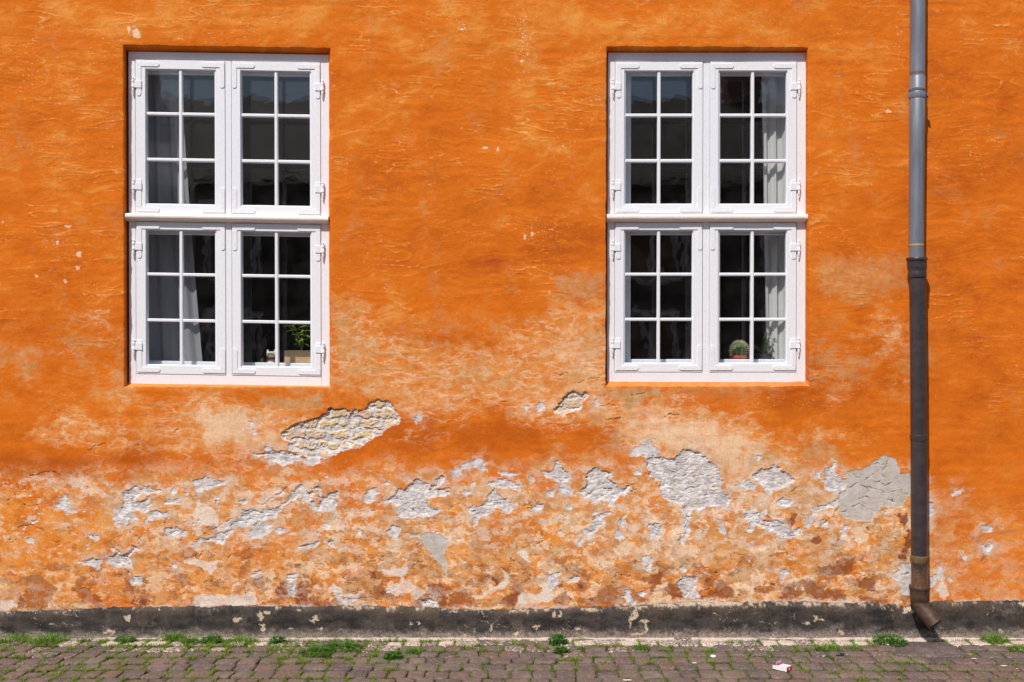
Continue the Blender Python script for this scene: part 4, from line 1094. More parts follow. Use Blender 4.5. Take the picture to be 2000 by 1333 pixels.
# ------------------------------------------------------------------ curtains
def curtain(name, top, bottom, label, folds, amp, d=.30, n=70, m_=26, seed=0, mt=None):
    """top/bottom: (u0,u1,v) extents of the gathered cloth"""
    rnd = random.Random(seed)
    ph = [rnd.uniform(0, 6.28) for _ in range(4)]
    P = []
    for j in range(m_ + 1):
        t = j / m_
        u0 = top[0] + (bottom[0] - top[0]) * t; u1 = top[1] + (bottom[1] - top[1]) * (t ** 1.25); v = top[2] + (bottom[2] - top[2]) * t
        row = []
        for i in range(n + 1):
            s = i / n
            dd = d + amp * (math.sin(s * folds * 6.28 + ph[0] + .4 * math.sin(t * 3 + ph[1])) + .35 * math.sin(s * folds * 2.3 * 6.28 + ph[2] + t))
            p = W(u0 + (u1 - u0) * s, v, d)
            row.append((p[0], dd, p[2]))
        P.append(row)
    mb = MB(); N = n + 1
    front = [p for r in P for p in r]
    back = [(p[0], p[1] + .0015, p[2]) for p in front]
    fs = []
    o = len(front)
    for j in range(m_):
        for i in range(n):
            a, b, c, e = j * N + i, j * N + i + 1, (j + 1) * N + i + 1, (j + 1) * N + i
            fs += [(e, c, b, a), (a + o, b + o, c + o, e + o)]
    mb.add(front + back, fs)
    ob = mb.build(name, mt or M_CURTAIN, None, True)
    tag(ob, label, "curtain")
    return ob
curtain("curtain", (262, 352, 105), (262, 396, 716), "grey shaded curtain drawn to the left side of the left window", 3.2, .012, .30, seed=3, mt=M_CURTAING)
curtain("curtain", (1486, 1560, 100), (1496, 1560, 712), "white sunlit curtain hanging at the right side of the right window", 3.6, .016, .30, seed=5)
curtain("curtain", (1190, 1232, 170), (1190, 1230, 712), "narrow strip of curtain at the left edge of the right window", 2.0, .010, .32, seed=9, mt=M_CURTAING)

# ------------------------------------------------------------------ things on the inner sills
def leaf_material(name, a, b):
    t = NT(name); o = t.obj()
    c = t.mix(t.ramp(t.noise(o, 60, 4, .6), .3, .7), a, b)
    d = t.n("ShaderNodeBsdfPrincipled", {"Base Color": c, "Roughness": .5})
    tl = t.n("ShaderNodeBsdfTranslucent", {"Color": c})
    t.t.links.new(t.n("ShaderNodeMixShader", {0: .35, 1: d, 2: tl}), t.out.inputs[0])
    return t.m
M_LEAF = leaf_material("fresh leaf", lin(158, 194, 52), lin(192, 218, 84))
M_LEAFD = leaf_material("dark leaf", lin(56, 92, 36), lin(92, 128, 52))
M_STEM = simple("green stem", lin(110, 120, 60), lin(130, 130, 80))
M_CARD = simple("brown cardboard", lin(196, 160, 122), lin(212, 178, 140), 30, .8)
M_SOIL = simple("potting soil", lin(50, 36, 26), lin(74, 56, 42), 80, .95, .8)
M_TERRA = simple("terracotta", lin(176, 88, 58), lin(196, 106, 72), 30, .8)
M_CACTUS = simple("cactus skin", lin(84, 108, 66), lin(112, 134, 84), 60, .6)
M_SPINE = simple("pale spines", lin(226, 214, 180), lin(240, 230, 204), 60, .6)
M_CERAM = simple("white glazed ceramic", lin(226, 222, 206), lin(236, 232, 218), 20, .2, .02)
M_RED = simple("red glaze", lin(190, 22, 26), lin(206, 34, 36), 20, .3, .02)
M_YELL = simple("yellow card", lin(196, 166, 40), lin(212, 184, 60), 30, .6)
M_DARKPOT = simple("dark pot", lin(40, 36, 36), lin(56, 50, 48), 20, .5)
M_INK = simple("dark ink", lin(30, 28, 30), lin(36, 32, 34), 20, .4)

def leaf(mb, base, direc, L, wd, droop=.25, seg=4):
    d = Vector(direc).normalized(); side = d.cross(Vector((0, 0, 1)))
    if side.length < .1: side = Vector((1, 0, 0))
    side.normalize(); P = []
    for k in range(seg + 1):
        t = k / seg
        c = Vector(base) + d * (L * t) + Vector((0, 0, -droop * L * t * t))
        hw = wd * math.sin(math.pi * min(.04 + t * .96, .995)) * (1 - .35 * t)
        up = Vector((0, 0, .25 * hw))
        P += [tuple(c - side * hw + up), tuple(c), tuple(c + side * hw + up)]
    fs = []
    for k in range(seg):
        a = 3 * k
        fs += [(a, a + 1, a + 4, a + 3), (a + 1, a + 2, a + 5, a + 4)]
    mb.add(P, fs)

SILL_D = .258
def sill_top(w): return W(w['c'][0], w['gy'][1][1] + 3 + 0, .05)[2]
zl = W(540, 716 + 3 + (540 - 446) * .0165, .05)[2]
zr = W(1470, 710.6 + 3, .05)[2]

# box with seedling
x0 = W(559, 0, SILL_D)[0]; x1 = W(622, 0, SILL_D)[0]; zt = W(0, 685, SILL_D)[2]
bx = tag(empty("planter_box", ((x0 + x1) / 2, SILL_D, zl)), "brown cardboard planter box on the left window sill, seedling growing in it", "planter")
m = MB()
for (a, b, c, e) in [(x0, x1, SILL_D - .05, SILL_D - .047), (x0, x1, SILL_D + .047, SILL_D + .05), (x0, x0 + .003, SILL_D - .047, SILL_D + .047), (x1 - .003, x1, SILL_D - .047, SILL_D + .047)]:
    m.box(a, b, c, e, zl, zt)
m.box(x0 + .003, x1 - .003, SILL_D - .047, SILL_D + .047, zl, zl + .003)
adopt(m.build("carton", M_CARD), bx)
m = MB(); m.box(x0 + .003, x1 - .003, SILL_D - .047, SILL_D + .047, zl + .0035, zt - .012)
adopt(m.build("soil", M_SOIL), bx)
sx, sz = W(589, 0, SILL_D)[0], zt - .012
pl = tag(empty("seedling", (sx, SILL_D, sz)), "young leafy seedling rising from the cardboard box behind the left window", "plant")
m = MB(); lv = MB()
rnd = random.Random(4)
for (tu, tv, lean) in [(566, 637, -.02), (576, 634, -.015), (592, 638, -.01), (602, 638, -.02), (584, 655, -.02)]:
    tp = W(tu, tv, SILL_D); pts = [(sx + (tp[0] - sx) * (t ** 1.4), SILL_D + lean * t, sz + (tp[2] - sz) * t) for t in [i / 6 for i in range(7)]]
    m.sweep(pts, [.0028 - .0018 * i / 6 for i in range(7)], 6)
    for i in range(2, 7):
        for k in range(3 if i > 3 else 2):
            a = rnd.uniform(0, 6.28)
            leaf(lv, pts[i], (math.cos(a), math.sin(a) * .6, rnd.uniform(-.1, .5)), rnd.uniform(.026, .046), rnd.uniform(.008, .014), .4)
adopt(m.build("stem", M_STEM), pl); adopt(lv.build("leaves", M_LEAF), pl)

# ceramic cat figurine
def figurine():
    cx = W(530, 0, SILL_D)[0]; k = .0375
    e = tag(empty("cat_figurine", (cx, SILL_D, zl)), "small white ceramic cat with red collar on the left window sill", "figurine")
    zb = zl; m = MB()
    prof = [(0, .7), (.1, 1.0), (.6, 1.12), (1.2, 1.02), (1.7, .78), (1.95, .62), (2.1, .66), (2.35, .88), (2.75, .98), (3.1, .86), (3.35, .5), (3.45, .1)]
    m.lathe([(z * k * .8, r * k * .85) for z, r in prof], cx, SILL_D, 22, zb)
    ztop = zb + 3.25 * k * .8
    for sg in (-1, 1):
        R = []
        for t, r in [(0, .34), (.5, .24), (.9, .1), (1.0, .02)]:
            R.append([(cx + sg * (.5 + .12 * t) * k + r * k * math.cos(a), SILL_D + .6 * r * k * math.sin(a), ztop - .01 + t * .75 * k) for a in [2 * math.pi * i / 10 for i in range(10)]])
        m.rings(R)
    m.sweep([(cx + .8 * k, SILL_D - .3 * k, zb + 1.1 * k), (cx + 1.15 * k, SILL_D - .4 * k, zb + 1.7 * k), (cx + 1.1 * k, SILL_D - .45 * k, zb + 2.4 * k)], [.3 * k, .28 * k, .26 * k], 10)
    m.sphere((cx + 1.1 * k, SILL_D - .45 * k, zb + 2.5 * k), .33 * k)
    b = m.build("body", M_CERAM, None, True); adopt(b, e)
    m = MB(); m.lathe([(1.42 * k, .80 * k), (1.46 * k, .86 * k), (1.68 * k, .74 * k), (1.72 * k, .66 * k)], cx, SILL_D, 22, zb)
    adopt(m.build("collar", M_RED, None, True), e)
    m = MB()
    for sg in (-1, 1): m.sphere((cx + sg * .33 * k, SILL_D - .76 * k, zb + 2.3 * k), .1 * k, 8, 6)
    adopt(m.build("eyes", M_INK, None, True), e)
figurine()
cx = W(512, 0, SILL_D)[0]
m = MB(); m.box(-.0065, .0065, -.012, .012, 0, .012); m.box(-.005, .005, -.010, .010, .012, .052); m.box(-.0065, .0065, -.012, .012, .052, .058)
ob = m.build("small_box", M_YELL); ob.location = (cx, SILL_D, zl)
tag(ob, "tiny yellow box beside the white cat figurine on the left sill", "box")

# cactus
def cactus():
    cx = W(1444, 0, SILL_D)[0]; zt = W(0, 694, SILL_D)[2]
    e = tag(empty("potted_cactus", (cx, SILL_D, zr)), "round spiny cactus in a terracotta pot on the right window sill", "plant")
    m = MB(); r = .052
    m.lathe([(zr, r * .75), (zt - .018, r * .95), (zt - .018, r * 1.1), (zt, r * 1.12), (zt, r * .98), (zt - .012, r * .96)], cx, SILL_D, 26)
    o = m.build("pot", M_TERRA); auto_smooth(o, 40); adopt(o, e)
    m = MB(); R = []
    n = 48
    c = Vector((cx, SILL_D, zt + .028)); br = .050
    for k in range(1, 14):
        a = math.pi * k / 14
        R.append([(c.x + br * math.sin(a) * (1 + .07 * math.cos(12 * 2 * math.pi * i / n)) * math.cos(2 * math.pi * i / n), c.y + br * math.sin(a) * (1 + .07 * math.cos(12 * 2 * math.pi * i / n)) * math.sin(2 * math.pi * i / n), c.z - br * 1.0 * math.cos(a)) for i in range(n)])
    m.rings(R); adopt(m.build("ball", M_CACTUS, None, True), e)
    m = MB(); rnd = random.Random(2)
    for i in range(12):
        for k in range(10):
            a = math.pi * (.28 + .7 * k / 10); b = 2 * math.pi * i / 12
            nrm = Vector((math.sin(a) * math.cos(b), math.sin(a) * math.sin(b), -math.cos(a)))
            p = c + nrm * br * 1.05
            for s in range(13):
                d = (nrm + Vector((rnd.uniform(-.8, .8), rnd.uniform(-.8, .8), rnd.uniform(-.3, .9)))).normalized() * rnd.uniform(.010, .023)
                t = d.cross(Vector((rnd.random(), rnd.random(), rnd.random()))).normalized() * .0009
                m.add([p - t, p + t, p + d], [(0, 1, 2)])
    adopt(m.build("spines", M_SPINE), e)
cactus()

def houseplant():
    cx = W(1492, 0, SILL_D)[0]; zt = W(0, 693, SILL_D)[2]; y = SILL_D - .01
    e = tag(empty("potted_plant", (cx, y, zr)), "dark green leafy plant in a dark pot beside the cactus", "plant")
    m = MB(); r = .048
    m.lathe([(zr, r * .8), (zt, r), (zt + .001, r * 1.06), (zt + .006, r * 1.06), (zt + .006, r * .92), (zt - .006, r * .9)], cx, y, 22)
    o = m.build("pot", M_DARKPOT); auto_smooth(o, 40); adopt(o, e)
    st = MB(); lv = MB(); rnd = random.Random(8)
    for i in range(10):
        tu, tv = rnd.uniform(1456, 1508), rnd.uniform(645, 680)
        tp = W(tu, tv, SILL_D)
        pts = [(cx + (tp[0] - cx) * t ** 1.3, y + rnd.uniform(-.001, .001) + (rnd.random() - .5) * .02 * t, zt + (tp[2] - zt) * t) for t in [k / 6 for k in range(7)]]
        st.sweep(pts, .0016, 6)
        for k in range(2, 7):
            for q in range(3):
                a = rnd.uniform(0, 6.28)
                leaf(lv, pts[k], (math.cos(a), math.sin(a) * .7, rnd.uniform(-.2, .6)), rnd.uniform(.016, .03), rnd.uniform(.0045, .008), .4)
    adopt(st.build("stem", M_STEM), e); adopt(lv.build("leaves", M_LEAFD), e)
houseplant()

# ------------------------------------------------------------------ downpipe
def zinc_material():
    t = NT("weathered zinc"); o = t.obj()
    n1 = t.noise(t.mapping(o, (18, 18, 2.2)), 1.0, 5, .6); n2 = t.noise(o, 60, 5, .65)
    c = t.mix(t.ramp(n1, .3, .7), lin(106, 110, 120), lin(134, 138, 147))
    c = t.mix(t.ramp(n2, .6, .75, 0, .35), c, lin(172, 175, 182))
    z = t.n("ShaderNodeSeparateXYZ", {0: o}, 2)
    zj = W(0, 153)[2]
    stain = t.math('MULTIPLY', t.ramp(t.math('ABSOLUTE', t.math('SUBTRACT', z, zj)), .0, .014, 1, 0), .8)
    c = t.mix(stain, c, lin(96, 84, 68))
    return t.pbr(c, .46, .2, t.bump(n1, .35, .003), .5)
def iron_material():
    t = NT("cast iron paint"); o = t.obj()
    n1 = t.noise(t.mapping(o, (14, 14, 20)), 1.0, 5, .6); n2 = t.noise(o, 34, 6, .7); n3 = t.noise(o, 110, 4, .6)
    c = t.mix(t.ramp(n1, .3, .7), lin(52, 45, 48), lin(68, 59, 61))
    z = t.n("ShaderNodeSeparateXYZ", {0: o}, 2)
    low = t.ramp(z, W(0, 1060)[2], W(0, 1160)[2], 0, .55)
    r = t.ramp(t.math('ADD', n2, low), .62, .86, 0, .85)
    c = t.mix(r, c, t.mix(t.ramp(n3, .35, .65), lin(92, 62, 42), lin(128, 92, 68)))
    return t.pbr(c, .38, 0, t.bump(t.math('ADD', n3, t.math('MULTIPLY', n1, .6)), .35, .0012), .55)
def rust_material():
    t = NT("rusted iron"); o = t.obj()
    n1 = t.noise(o, 50, 6, .7); n2 = t.noise(o, 18, 5, .6)
    c = t.mix(t.ramp(n1, .3, .7), lin(62, 44, 35), lin(96, 70, 56))
    c = t.mix(t.ramp(n2, .5, .75, 0, .5), c, lin(110, 86, 76))
    return t.pbr(c, .55, .1, t.bump(n1, .5, .002), .5)
M_ZINC = zinc_material(); M_IRON = iron_material(); M_RUST = rust_material()
M_MOSSY = simple("mossy band", lin(104, 84, 48), lin(126, 104, 62), 60, .7, .5)
M_SCREW = simple("bright screw steel", lin(150, 152, 156), lin(186, 188, 190), 40, .35, .1, .8)
M_SOLDER = simple("tarnished solder", lin(150, 124, 84), lin(176, 150, 108), 90, .6, .6)

PD = -.100          # pipe axis in front of the wall face
pipe = tag(empty("downpipe", (W(1795, 0, PD)[0], PD, .12)), "grey zinc downpipe running into dark iron pipe beside the right window", "downpipe")
def axis(z):
    v = CV + (CAMZ - z) * F / (CAMD + PD)
    u = np.interp(v, [-800, 0, 480, 520, 600, 1100, 1300], [1797, 1792.8, 1789.6, 1791, 1793.2, 1795.6, 1796])
    return (W(u, 0, PD)[0], PD)
zz = lambda v: W(0, v, PD)[2]
K = (CAMD + PD) / F
def part(m, name, mt, deg=40):
    o = m.build(name, mt); auto_smooth(o, deg); adopt(o, pipe); return o
m = MB()
r = 14.4 * K
m.lathe([(zz(-760), r), (zz(-500), r), (zz(-200), r), (zz(60), r), (zz(149), r), (zz(151), r * 1.0), (zz(152), r * 1.045), (zz(300), r * 1.0), (zz(420), r * .985), (zz(478), r * .98), (zz(515), r * .98)], 0, 0, 48, lean=axis)
part(m, "zinc_pipe", M_ZINC, 60)
m = MB(); m.lathe([(zz(477.5), r * .99), (zz(479), r * 1.03), (zz(481), r * 1.03), (zz(482.5), r * .99)], 0, 0, 40, lean=axis, cap=False)
part(m, "solder_seam", M_SOLDER)
m = MB(); m.lathe([(zz(173), r * 1.02), (zz(174.5), r * 1.13), (zz(178), r * 1.13), (zz(180), r * 1.03)], 0, 0, 40, lean=axis, cap=False)
part(m, "stop_ring", M_ZINC)
# pipe clamp with bolted lugs and a spike into the wall
def clamp(v0, v1, rr, mt, lugs=True, name="clamp"):
    m = MB(); z0, z1 = zz(v1), zz(v0)
    m.lathe([(z0, rr * .99), (z0, rr * 1.085), (z0 + .002, rr * 1.1), (z1 - .002, rr * 1.1), (z1, rr * 1.085), (z1, rr * .99)], 0, 0, 40, lean=axis, cap=False)
    ax = axis((z0 + z1) / 2)
    if lugs:
        m.box(ax[0] + rr * 1.05, ax[0] + rr * 1.05 + .018, PD - .006, PD + .006, z0 + .004, z1 - .004)
        m.box(ax[0] - rr * 1.05 - .010, ax[0] - rr * 1.05, PD - .005, PD + .005, z0 + .006, z1 - .002)
    m.box(ax[0] - .006, ax[0] + .006, PD + rr * 1.06, .012, (z0 + z1) / 2 - .006, (z0 + z1) / 2 + .006)
    o = part(m, name, mt)
    if lugs:
        m = MB(); zc = (z0 + z1) / 2
        m.sweep([(ax[0] + rr * 1.05 + .010, PD - .016, zc), (ax[0] + rr * 1.05 + .010, PD - .009, zc)], .0065, 6)
        m.sweep([(ax[0] + rr * 1.05 + .010, PD - .009, zc), (ax[0] + rr * 1.05 + .010, PD + .018, zc)], .0035, 10)
        s = m.build("bolt", M_SCREW); s.parent = o
clamp(181, 193, r, M_ZINC)
R2 = 15.4 * K
m = MB()
m.lathe([(zz(1160), R2), (zz(1000), R2), (zz(860), R2), (zz(700), R2), (zz(560), R2), (zz(542), R2)], 0, 0, 48, lean=axis)
part(m, "iron_pipe", M_IRON, 60)
m = MB()
m.lathe([(zz(543), R2 * 1.0), (zz(542), R2 * 1.13), (zz(532), R2 * 1.13), (zz(530), R2 * 1.09), (zz(526), R2 * 1.17), (zz(519), R2 * 1.20), (zz(511), R2 * 1.17), (zz(509.5), R2 * 1.22), (zz(508.5), R2 * 1.30), (zz(505), R2 * 1.30), (zz(504), R2 * 1.26), (zz(504), R2 * .95), (zz(512), R2 * .9)], 0, 0, 48, lean=axis, cap=False)
part(m, "socket", M_IRON, 50)
clamp(531.5, 542.5, R2 * 1.03, M_IRON, False, "clamp")
m = MB()
m.lathe([(zz(861), R2 * 1.0), (zz(860.5), R2 * 1.05), (zz(850), R2 * 1.06), (zz(849), R2 * 1.0)], 0, 0, 40, lean=axis, cap=False)
a_ = axis(zz(855)); m.box(a_[0] - .006, a_[0] + .006, PD + R2, .012, zz(858), zz(852))
part(m, "clamp", M_IRON)
m = MB()
m.lathe([(zz(1099), R2 * 1.0), (zz(1098), R2 * 1.05), (zz(1086), R2 * 1.06), (zz(1085), R2 * 1.0)], 0, 0, 40, lean=axis, cap=False)
a_ = axis(zz(1092)); m.box(a_[0] - .006, a_[0] + .006, PD + R2, .012, zz(1096), zz(1088)); m.box(a_[0] - R2 - .008, a_[0] - R2 * .95, PD - .006, PD + .006, zz(1097), zz(1087))
part(m, "clamp", M_MOSSY)
# shoe: socket collar and bent open spout
m = MB()
m.lathe([(zz(1176), R2 * .98), (zz(1172), R2 * 1.12), (zz(1164), R2 * 1.17), (zz(1153), R2 * 1.19), (zz(1151), R2 * 1.22), (zz(1150), R2 * 1.27), (zz(1145.5), R2 * 1.28), (zz(1144), R2 * 1.22), (zz(1144), R2 * .98)], 0, 0, 48, lean=axis, cap=False)
part(m, "shoe_collar", M_RUST, 50)
ax = axis(zz(1170)); zs = zz(1168)
pts = []
for t in [i / 9 for i in range(10)]:
    b = t * math.radians(46)
    Rb = .105
    dx, dy = .72, -.69
    off = Rb * (1 - math.cos(b)); dn = Rb * math.sin(b)
    pts.append((ax[0] + dx * off, PD + dy * off, zs - dn))
tdir = Vector((dx * math.sin(b), dy * math.sin(b), -math.cos(b)))
for q in (.02, .045, .07, .09): pts.append(tuple(Vector(pts[9]) + tdir * q))
n = len(pts)
rad = [R2 * 1.0] * n
inner = [tuple(Vector(p)) for p in pts[::-1][:8]]
allp = pts + [tuple(Vector(pts[-1]) + tdir * .0005)] + inner
m = MB()
m.sweep(pts, rad, 32, True, False)
# rim and inside wall
def ringpts(p, t, rr, nn=32):
    up = Vector((1, 0, 0)); x = (up - t * up.dot(t)).normalized(); y = t.cross(x); p = Vector(p)
    return [tuple(p + x * rr * math.cos(2 * math.pi * i / nn) + y * rr * math.sin(2 * math.pi * i / nn)) for i in range(nn)]
pe = Vector(pts[-1])
m.rings([ringpts(pe, tdir, R2), ringpts(pe + tdir * .002, tdir, R2 * .97), ringpts(pe + tdir * .002, tdir, R2 * .90), ringpts(pe - tdir * .02, tdir, R2 * .88), ringpts(pe - tdir * .12, tdir, R2 * .86)], False, True)
part(m, "spout", M_RUST, 50)

# ------------------------------------------------------------------ pavement
def ground_material():
    t = NT("street ground"); o = t.obj()
    n1 = t.noise(o, 30, 6, .65)
    v = t.n("ShaderNodeTexVoronoi", {"Vector": o, "Scale": 7.0}, 1)
    c = t.mix(t.ramp(n1, .3, .7), lin(104, 90, 84), lin(134, 118, 110))
    c = t.mix(.25, c, v, 'SOFT_LIGHT')
    return t.pbr(c, .9, 0, t.bump(n1, .6, .01), .3)
def bedding_material():
    t = NT("joint mortar and earth"); o = t.obj()
    n1 = t.noise(o, 60, 6, .65); n2 = t.noise(o, 9, 5, .6)
    mort = t.mix(t.ramp(n1, .3, .7), lin(196, 172, 156), lin(222, 204, 190))
    earth = t.mix(t.ramp(n1, .3, .7), lin(70, 58, 46), lin(128, 110, 90))
    moss = t.mix(t.ramp(n1, .3, .7), lin(66, 78, 30), lin(104, 116, 48))
    c = t.mix(t.ramp(n2, .44, .58, 0, .8), earth, moss)
    c = t.mix(t.attr('mortar'), c, mort)
    return t.pbr(c, .95, 0, t.bump(n1, .8, .004), .2)
def cobble_material():
    t = NT("granite setts"); o = t.obj()
    a = t.attr('stone'); n1 = t.noise(o, 70, 6, .68); n2 = t.noise(o, 210, 4, .6); n3 = t.noise(o, 16, 4, .6)
    c = t.mix(t.ramp(a, 0, .5), lin(108, 89, 80), lin(102, 91, 86))
    c = t.mix(t.ramp(a, .5, 1), c, lin(84, 78, 76))
    c = t.mix(t.ramp(n3, .48, .72, 0, .6), c, lin(128, 98, 84))
    c = t.mix(t.ramp(t.noise(o, 5, 5, .65), .45, .70, 0, .5), c, lin(146, 130, 120))
    c = t.mix(t.ramp(n1, .48, .70, 0, .75), c, lin(164, 142, 134))
    c = t.mix(t.ramp(n2, .54, .68, 0, .7), c, lin(64, 54, 53))
    c = t.mix(t.ramp(t.noise(o, 42, 5, .7), .56, .70, 0, .6), c, lin(80, 66, 64))
    sm = t.ramp(t.math('ADD', t.attr('smear'), t.math('MULTIPLY', t.math('SUBTRACT', n1, .5), 1.5)), .42, .62)
    c = t.mix(sm, c, lin(214, 194, 180))
    return t.pbr(c, .72, 0, t.bump(t.math('ADD', n1, t.math('MULTIPLY', n2, .5)), .7, .004), .35)
M_COBBLE = cobble_material(); M_BED = bedding_material()

m = MB(); m.add([(-70, -70, -.04), (70, -70, -.04), (70, 12, -.04), (-70, 12, -.04)], [(0, 1, 2, 3)])
tag(m.build("ground", ground_material()), kind="structure")

def build_bedding():
    xs = lines([-6.5, -3.6, 3.6, 6.5], [.06, .012, .06]); ys = lines([-4.6, -1.0, -.28, -.005], [.06, .012, .006])
    X, Y = np.meshgrid(xs, ys)
    n1 = fbm(X * 24, Y * 24, 4, 90); n2 = fbm(X * 5, Y * 5, 3, 91)
    edge = -.055 - .05 * n2 - .02 * n1 - .05 * smooth(-1.2, 0, X) * smooth(1.6, .4, X)
    mort = smooth(-.03, .03, Y - edge)
    Z = -.0145 + .004 * n1 + .011 * mort + .003 * n2 + .003 * smooth(-.05, -.01, Y)
    I = np.arange(X.size).reshape(X.shape)
    q = np.stack([I[:-1, :-1].ravel(), I[:-1, 1:].ravel(), I[1:, 1:].ravel(), I[1:, :-1].ravel()], 1)
    mt = np.clip(mort + .45 * smooth(.1, .4, n1 + n2) * smooth(-.5, -.1, Y), 0, 1)
    return big_mesh("bedding", np.stack([X.ravel(), Y.ravel(), Z.ravel()], 1), q, dict(mortar=mt.ravel()), M_BED, None)
tag(build_bedding(), kind="structure")

JOINTS = []          # middle points of joints, for the grass
def build_cobbles():
    rnd = random.Random(21)
    V, Q_, ST, SM = [], [], [], []
    y = -.027; row = 0
    K_ = 7; slab_done = False; keep_x = None
    while y > -4.2:
        dp = (.060, .105, .110)[row] if row < 3 else rnd.uniform(.108, .135)
        x = -6.2 + rnd.uniform(0, .1)
        while x < 6.2:
            wd = rnd.uniform(.094, .142) if row > 0 else rnd.uniform(.09, .16)
            slant = rnd.uniform(-.006, .006) + .055 * .17 * min(max((-x - .7) / .9, 0), 1) - .055 * .05 * min(max((x - 1.2) / .8, 0), 1); sag = .010 * math.sin(x * .9 + row * .15) + .006 * math.sin(x * 2.3 + row)
            g = rnd.uniform(.006, .013)
            cx, cy = x + wd / 2, y - dp / 2 + sag
            if 2.17 < cx < 2.60 and -.40 < cy < -.08:
                if slab_done: x += wd; continue
                slab_done = True; cx, cy, keep_x, keep_wd, keep_dp = 2.385, -.235, x, wd, dp; wd, dp = .41, .31
            hx, hy = wd / 2 - g / 2, dp / 2 - rnd.uniform(.003, .0065)
            ang = rnd.uniform(-.04, .04); tx, ty = rnd.uniform(-.04, .04), rnd.uniform(-.05, .05)
            if keep_x is not None: ang, tx, ty = -.10, .006, -.01
            slab_now = keep_x is not None
            top = rnd.uniform(-.004, .005) + (-.004 if row == 0 else 0)
            tone = rnd.random() if keep_x is None else 1.0
            ca, sa = math.cos(ang), math.sin(ang)
            base = len(V); pw = rnd.uniform(5.5, 10)
            jit = [[(rnd.uniform(-.003, .003), rnd.uniform(-.003, .003)) for _ in range(K_)] for _ in range(K_)]
            smear = (.66, .50, .30, .16)[row] + rnd.uniform(-.22, .22) if row < 4 else rnd.uniform(-.25, .12)
            if slab_now: smear = -.12
            # outline ring 0 lies below ground, inner rings dome up
            rings = [(1.0, -.035), (1.0, -.009), (.985, -.004), (.93, -.0006), (.6, .0006), (.3, .0012)]
            NS = 28
            off = [rnd.uniform(-.035, .035) for _ in range(NS)]
            for ri, (rs, dz) in enumerate(rings):
                for i in range(NS):
                    a = 2 * math.pi * i / NS
                    c_, s_ = math.cos(a), math.sin(a)
                    rr = (abs(c_) ** pw + abs(s_) ** pw) ** (-1 / pw)
                    k = rr * rs * (1 + off[i] * (1 if ri < 4 else .3))
                    px, py = hx * c_ * k + slant * s_, hy * s_ * k
                    pz = top + dz + (px * tx + py * ty if ri > 0 else 0) + (rnd.uniform(-.0012, .0012) if ri > 1 else 0)
                    V.append((cx + px * ca - py * sa, cy + px * sa + py * ca, pz)); ST.append(tone); SM.append(smear)
            V.append((cx, cy, top + .0012)); ST.append(tone); SM.append(smear)
            for ri in range(len(rings) - 1):
                for i in range(NS):
                    j = (i + 1) % NS
                    Q_.append((base + ri * NS + i, base + ri * NS + j, base + (ri + 1) * NS + j, base + (ri + 1) * NS + i))
            for i in range(0, NS, 2):
                Q_.append((base + 5 * NS + i, base + 5 * NS + i + 1, base + 5 * NS + (i + 2) % NS, base + 6 * NS))
            if y > -1.3 and abs(x) < 3.6:
                JOINTS.append((x, cy, 0)); JOINTS.append((x, cy + dp * .25, 0)); JOINTS.append((cx, y + sag, 1)); JOINTS.append((cx + wd * .3, y + sag, 1)); JOINTS.append((x, y + sag, 2))
            if keep_x is not None: x, wd, dp, keep_x = keep_x, keep_wd, keep_dp, None
            x += wd
        y -= dp; row += 1
    return big_mesh("cobbled_pavement", np.array(V), np.array(Q_), dict(stone=np.array(ST), smear=np.array(SM)), M_COBBLE, None)
tag(build_cobbles(), kind="structure")

# ------------------------------------------------------------------ grass and weeds
def grass_material(name, a, b, c2):
    t = NT(name); o = t.obj()
    n = t.noise(o, 45, 3, .6)
    c = t.mix(t.ramp(n, .3, .7), a, b)
    c = t.mix(t.ramp(t.noise(o, 160, 2, .5), .62, .75, 0, .7), c, c2)
    d = t.n("ShaderNodeBsdfPrincipled", {"Base Color": c, "Roughness": .5})
    tl = t.n("ShaderNodeBsdfTranslucent", {"Color": c})
    t.t.links.new(t.n("ShaderNodeMixShader", {0: .35, 1: d, 2: tl}), t.out.inputs[0])
    return t.m
M_GRASS = grass_material("grass blades", lin(84, 128, 34), lin(130, 166, 54), lin(186, 190, 100))
M_WEED = grass_material("weed leaves", lin(56, 104, 32), lin(92, 142, 46), lin(124, 166, 66))
M_MOSSG = grass_material("joint moss and grass", lin(98, 128, 38), lin(146, 164, 60), lin(190, 188, 104))

def blade(mb, x, y, z, h, lean, az, w):
    dx, dy = math.cos(az), math.sin(az); sx_, sy_ = -dy * w, dx * w
    P = []
    for t, k in ((0, 1), (.45, .85), (.8, .5)):
        o = lean * t * t
        P += [(x + dx * o - sx_ * k, y + dy * o - sy_ * k, z + h * t * (1 - .25 * t * lean / max(h, .001))), (x + dx * o + sx_ * k, y + dy * o + sy_ * k, z + h * t * (1 - .25 * t * lean / max(h, .001)))]
    P.append((x + dx * lean, y + dy * lean, z + h * (1 - .3 * lean / max(h, .001))))
    mb.add(P, [(0, 1, 3, 2), (2, 3, 5, 4), (4, 5, 6)])

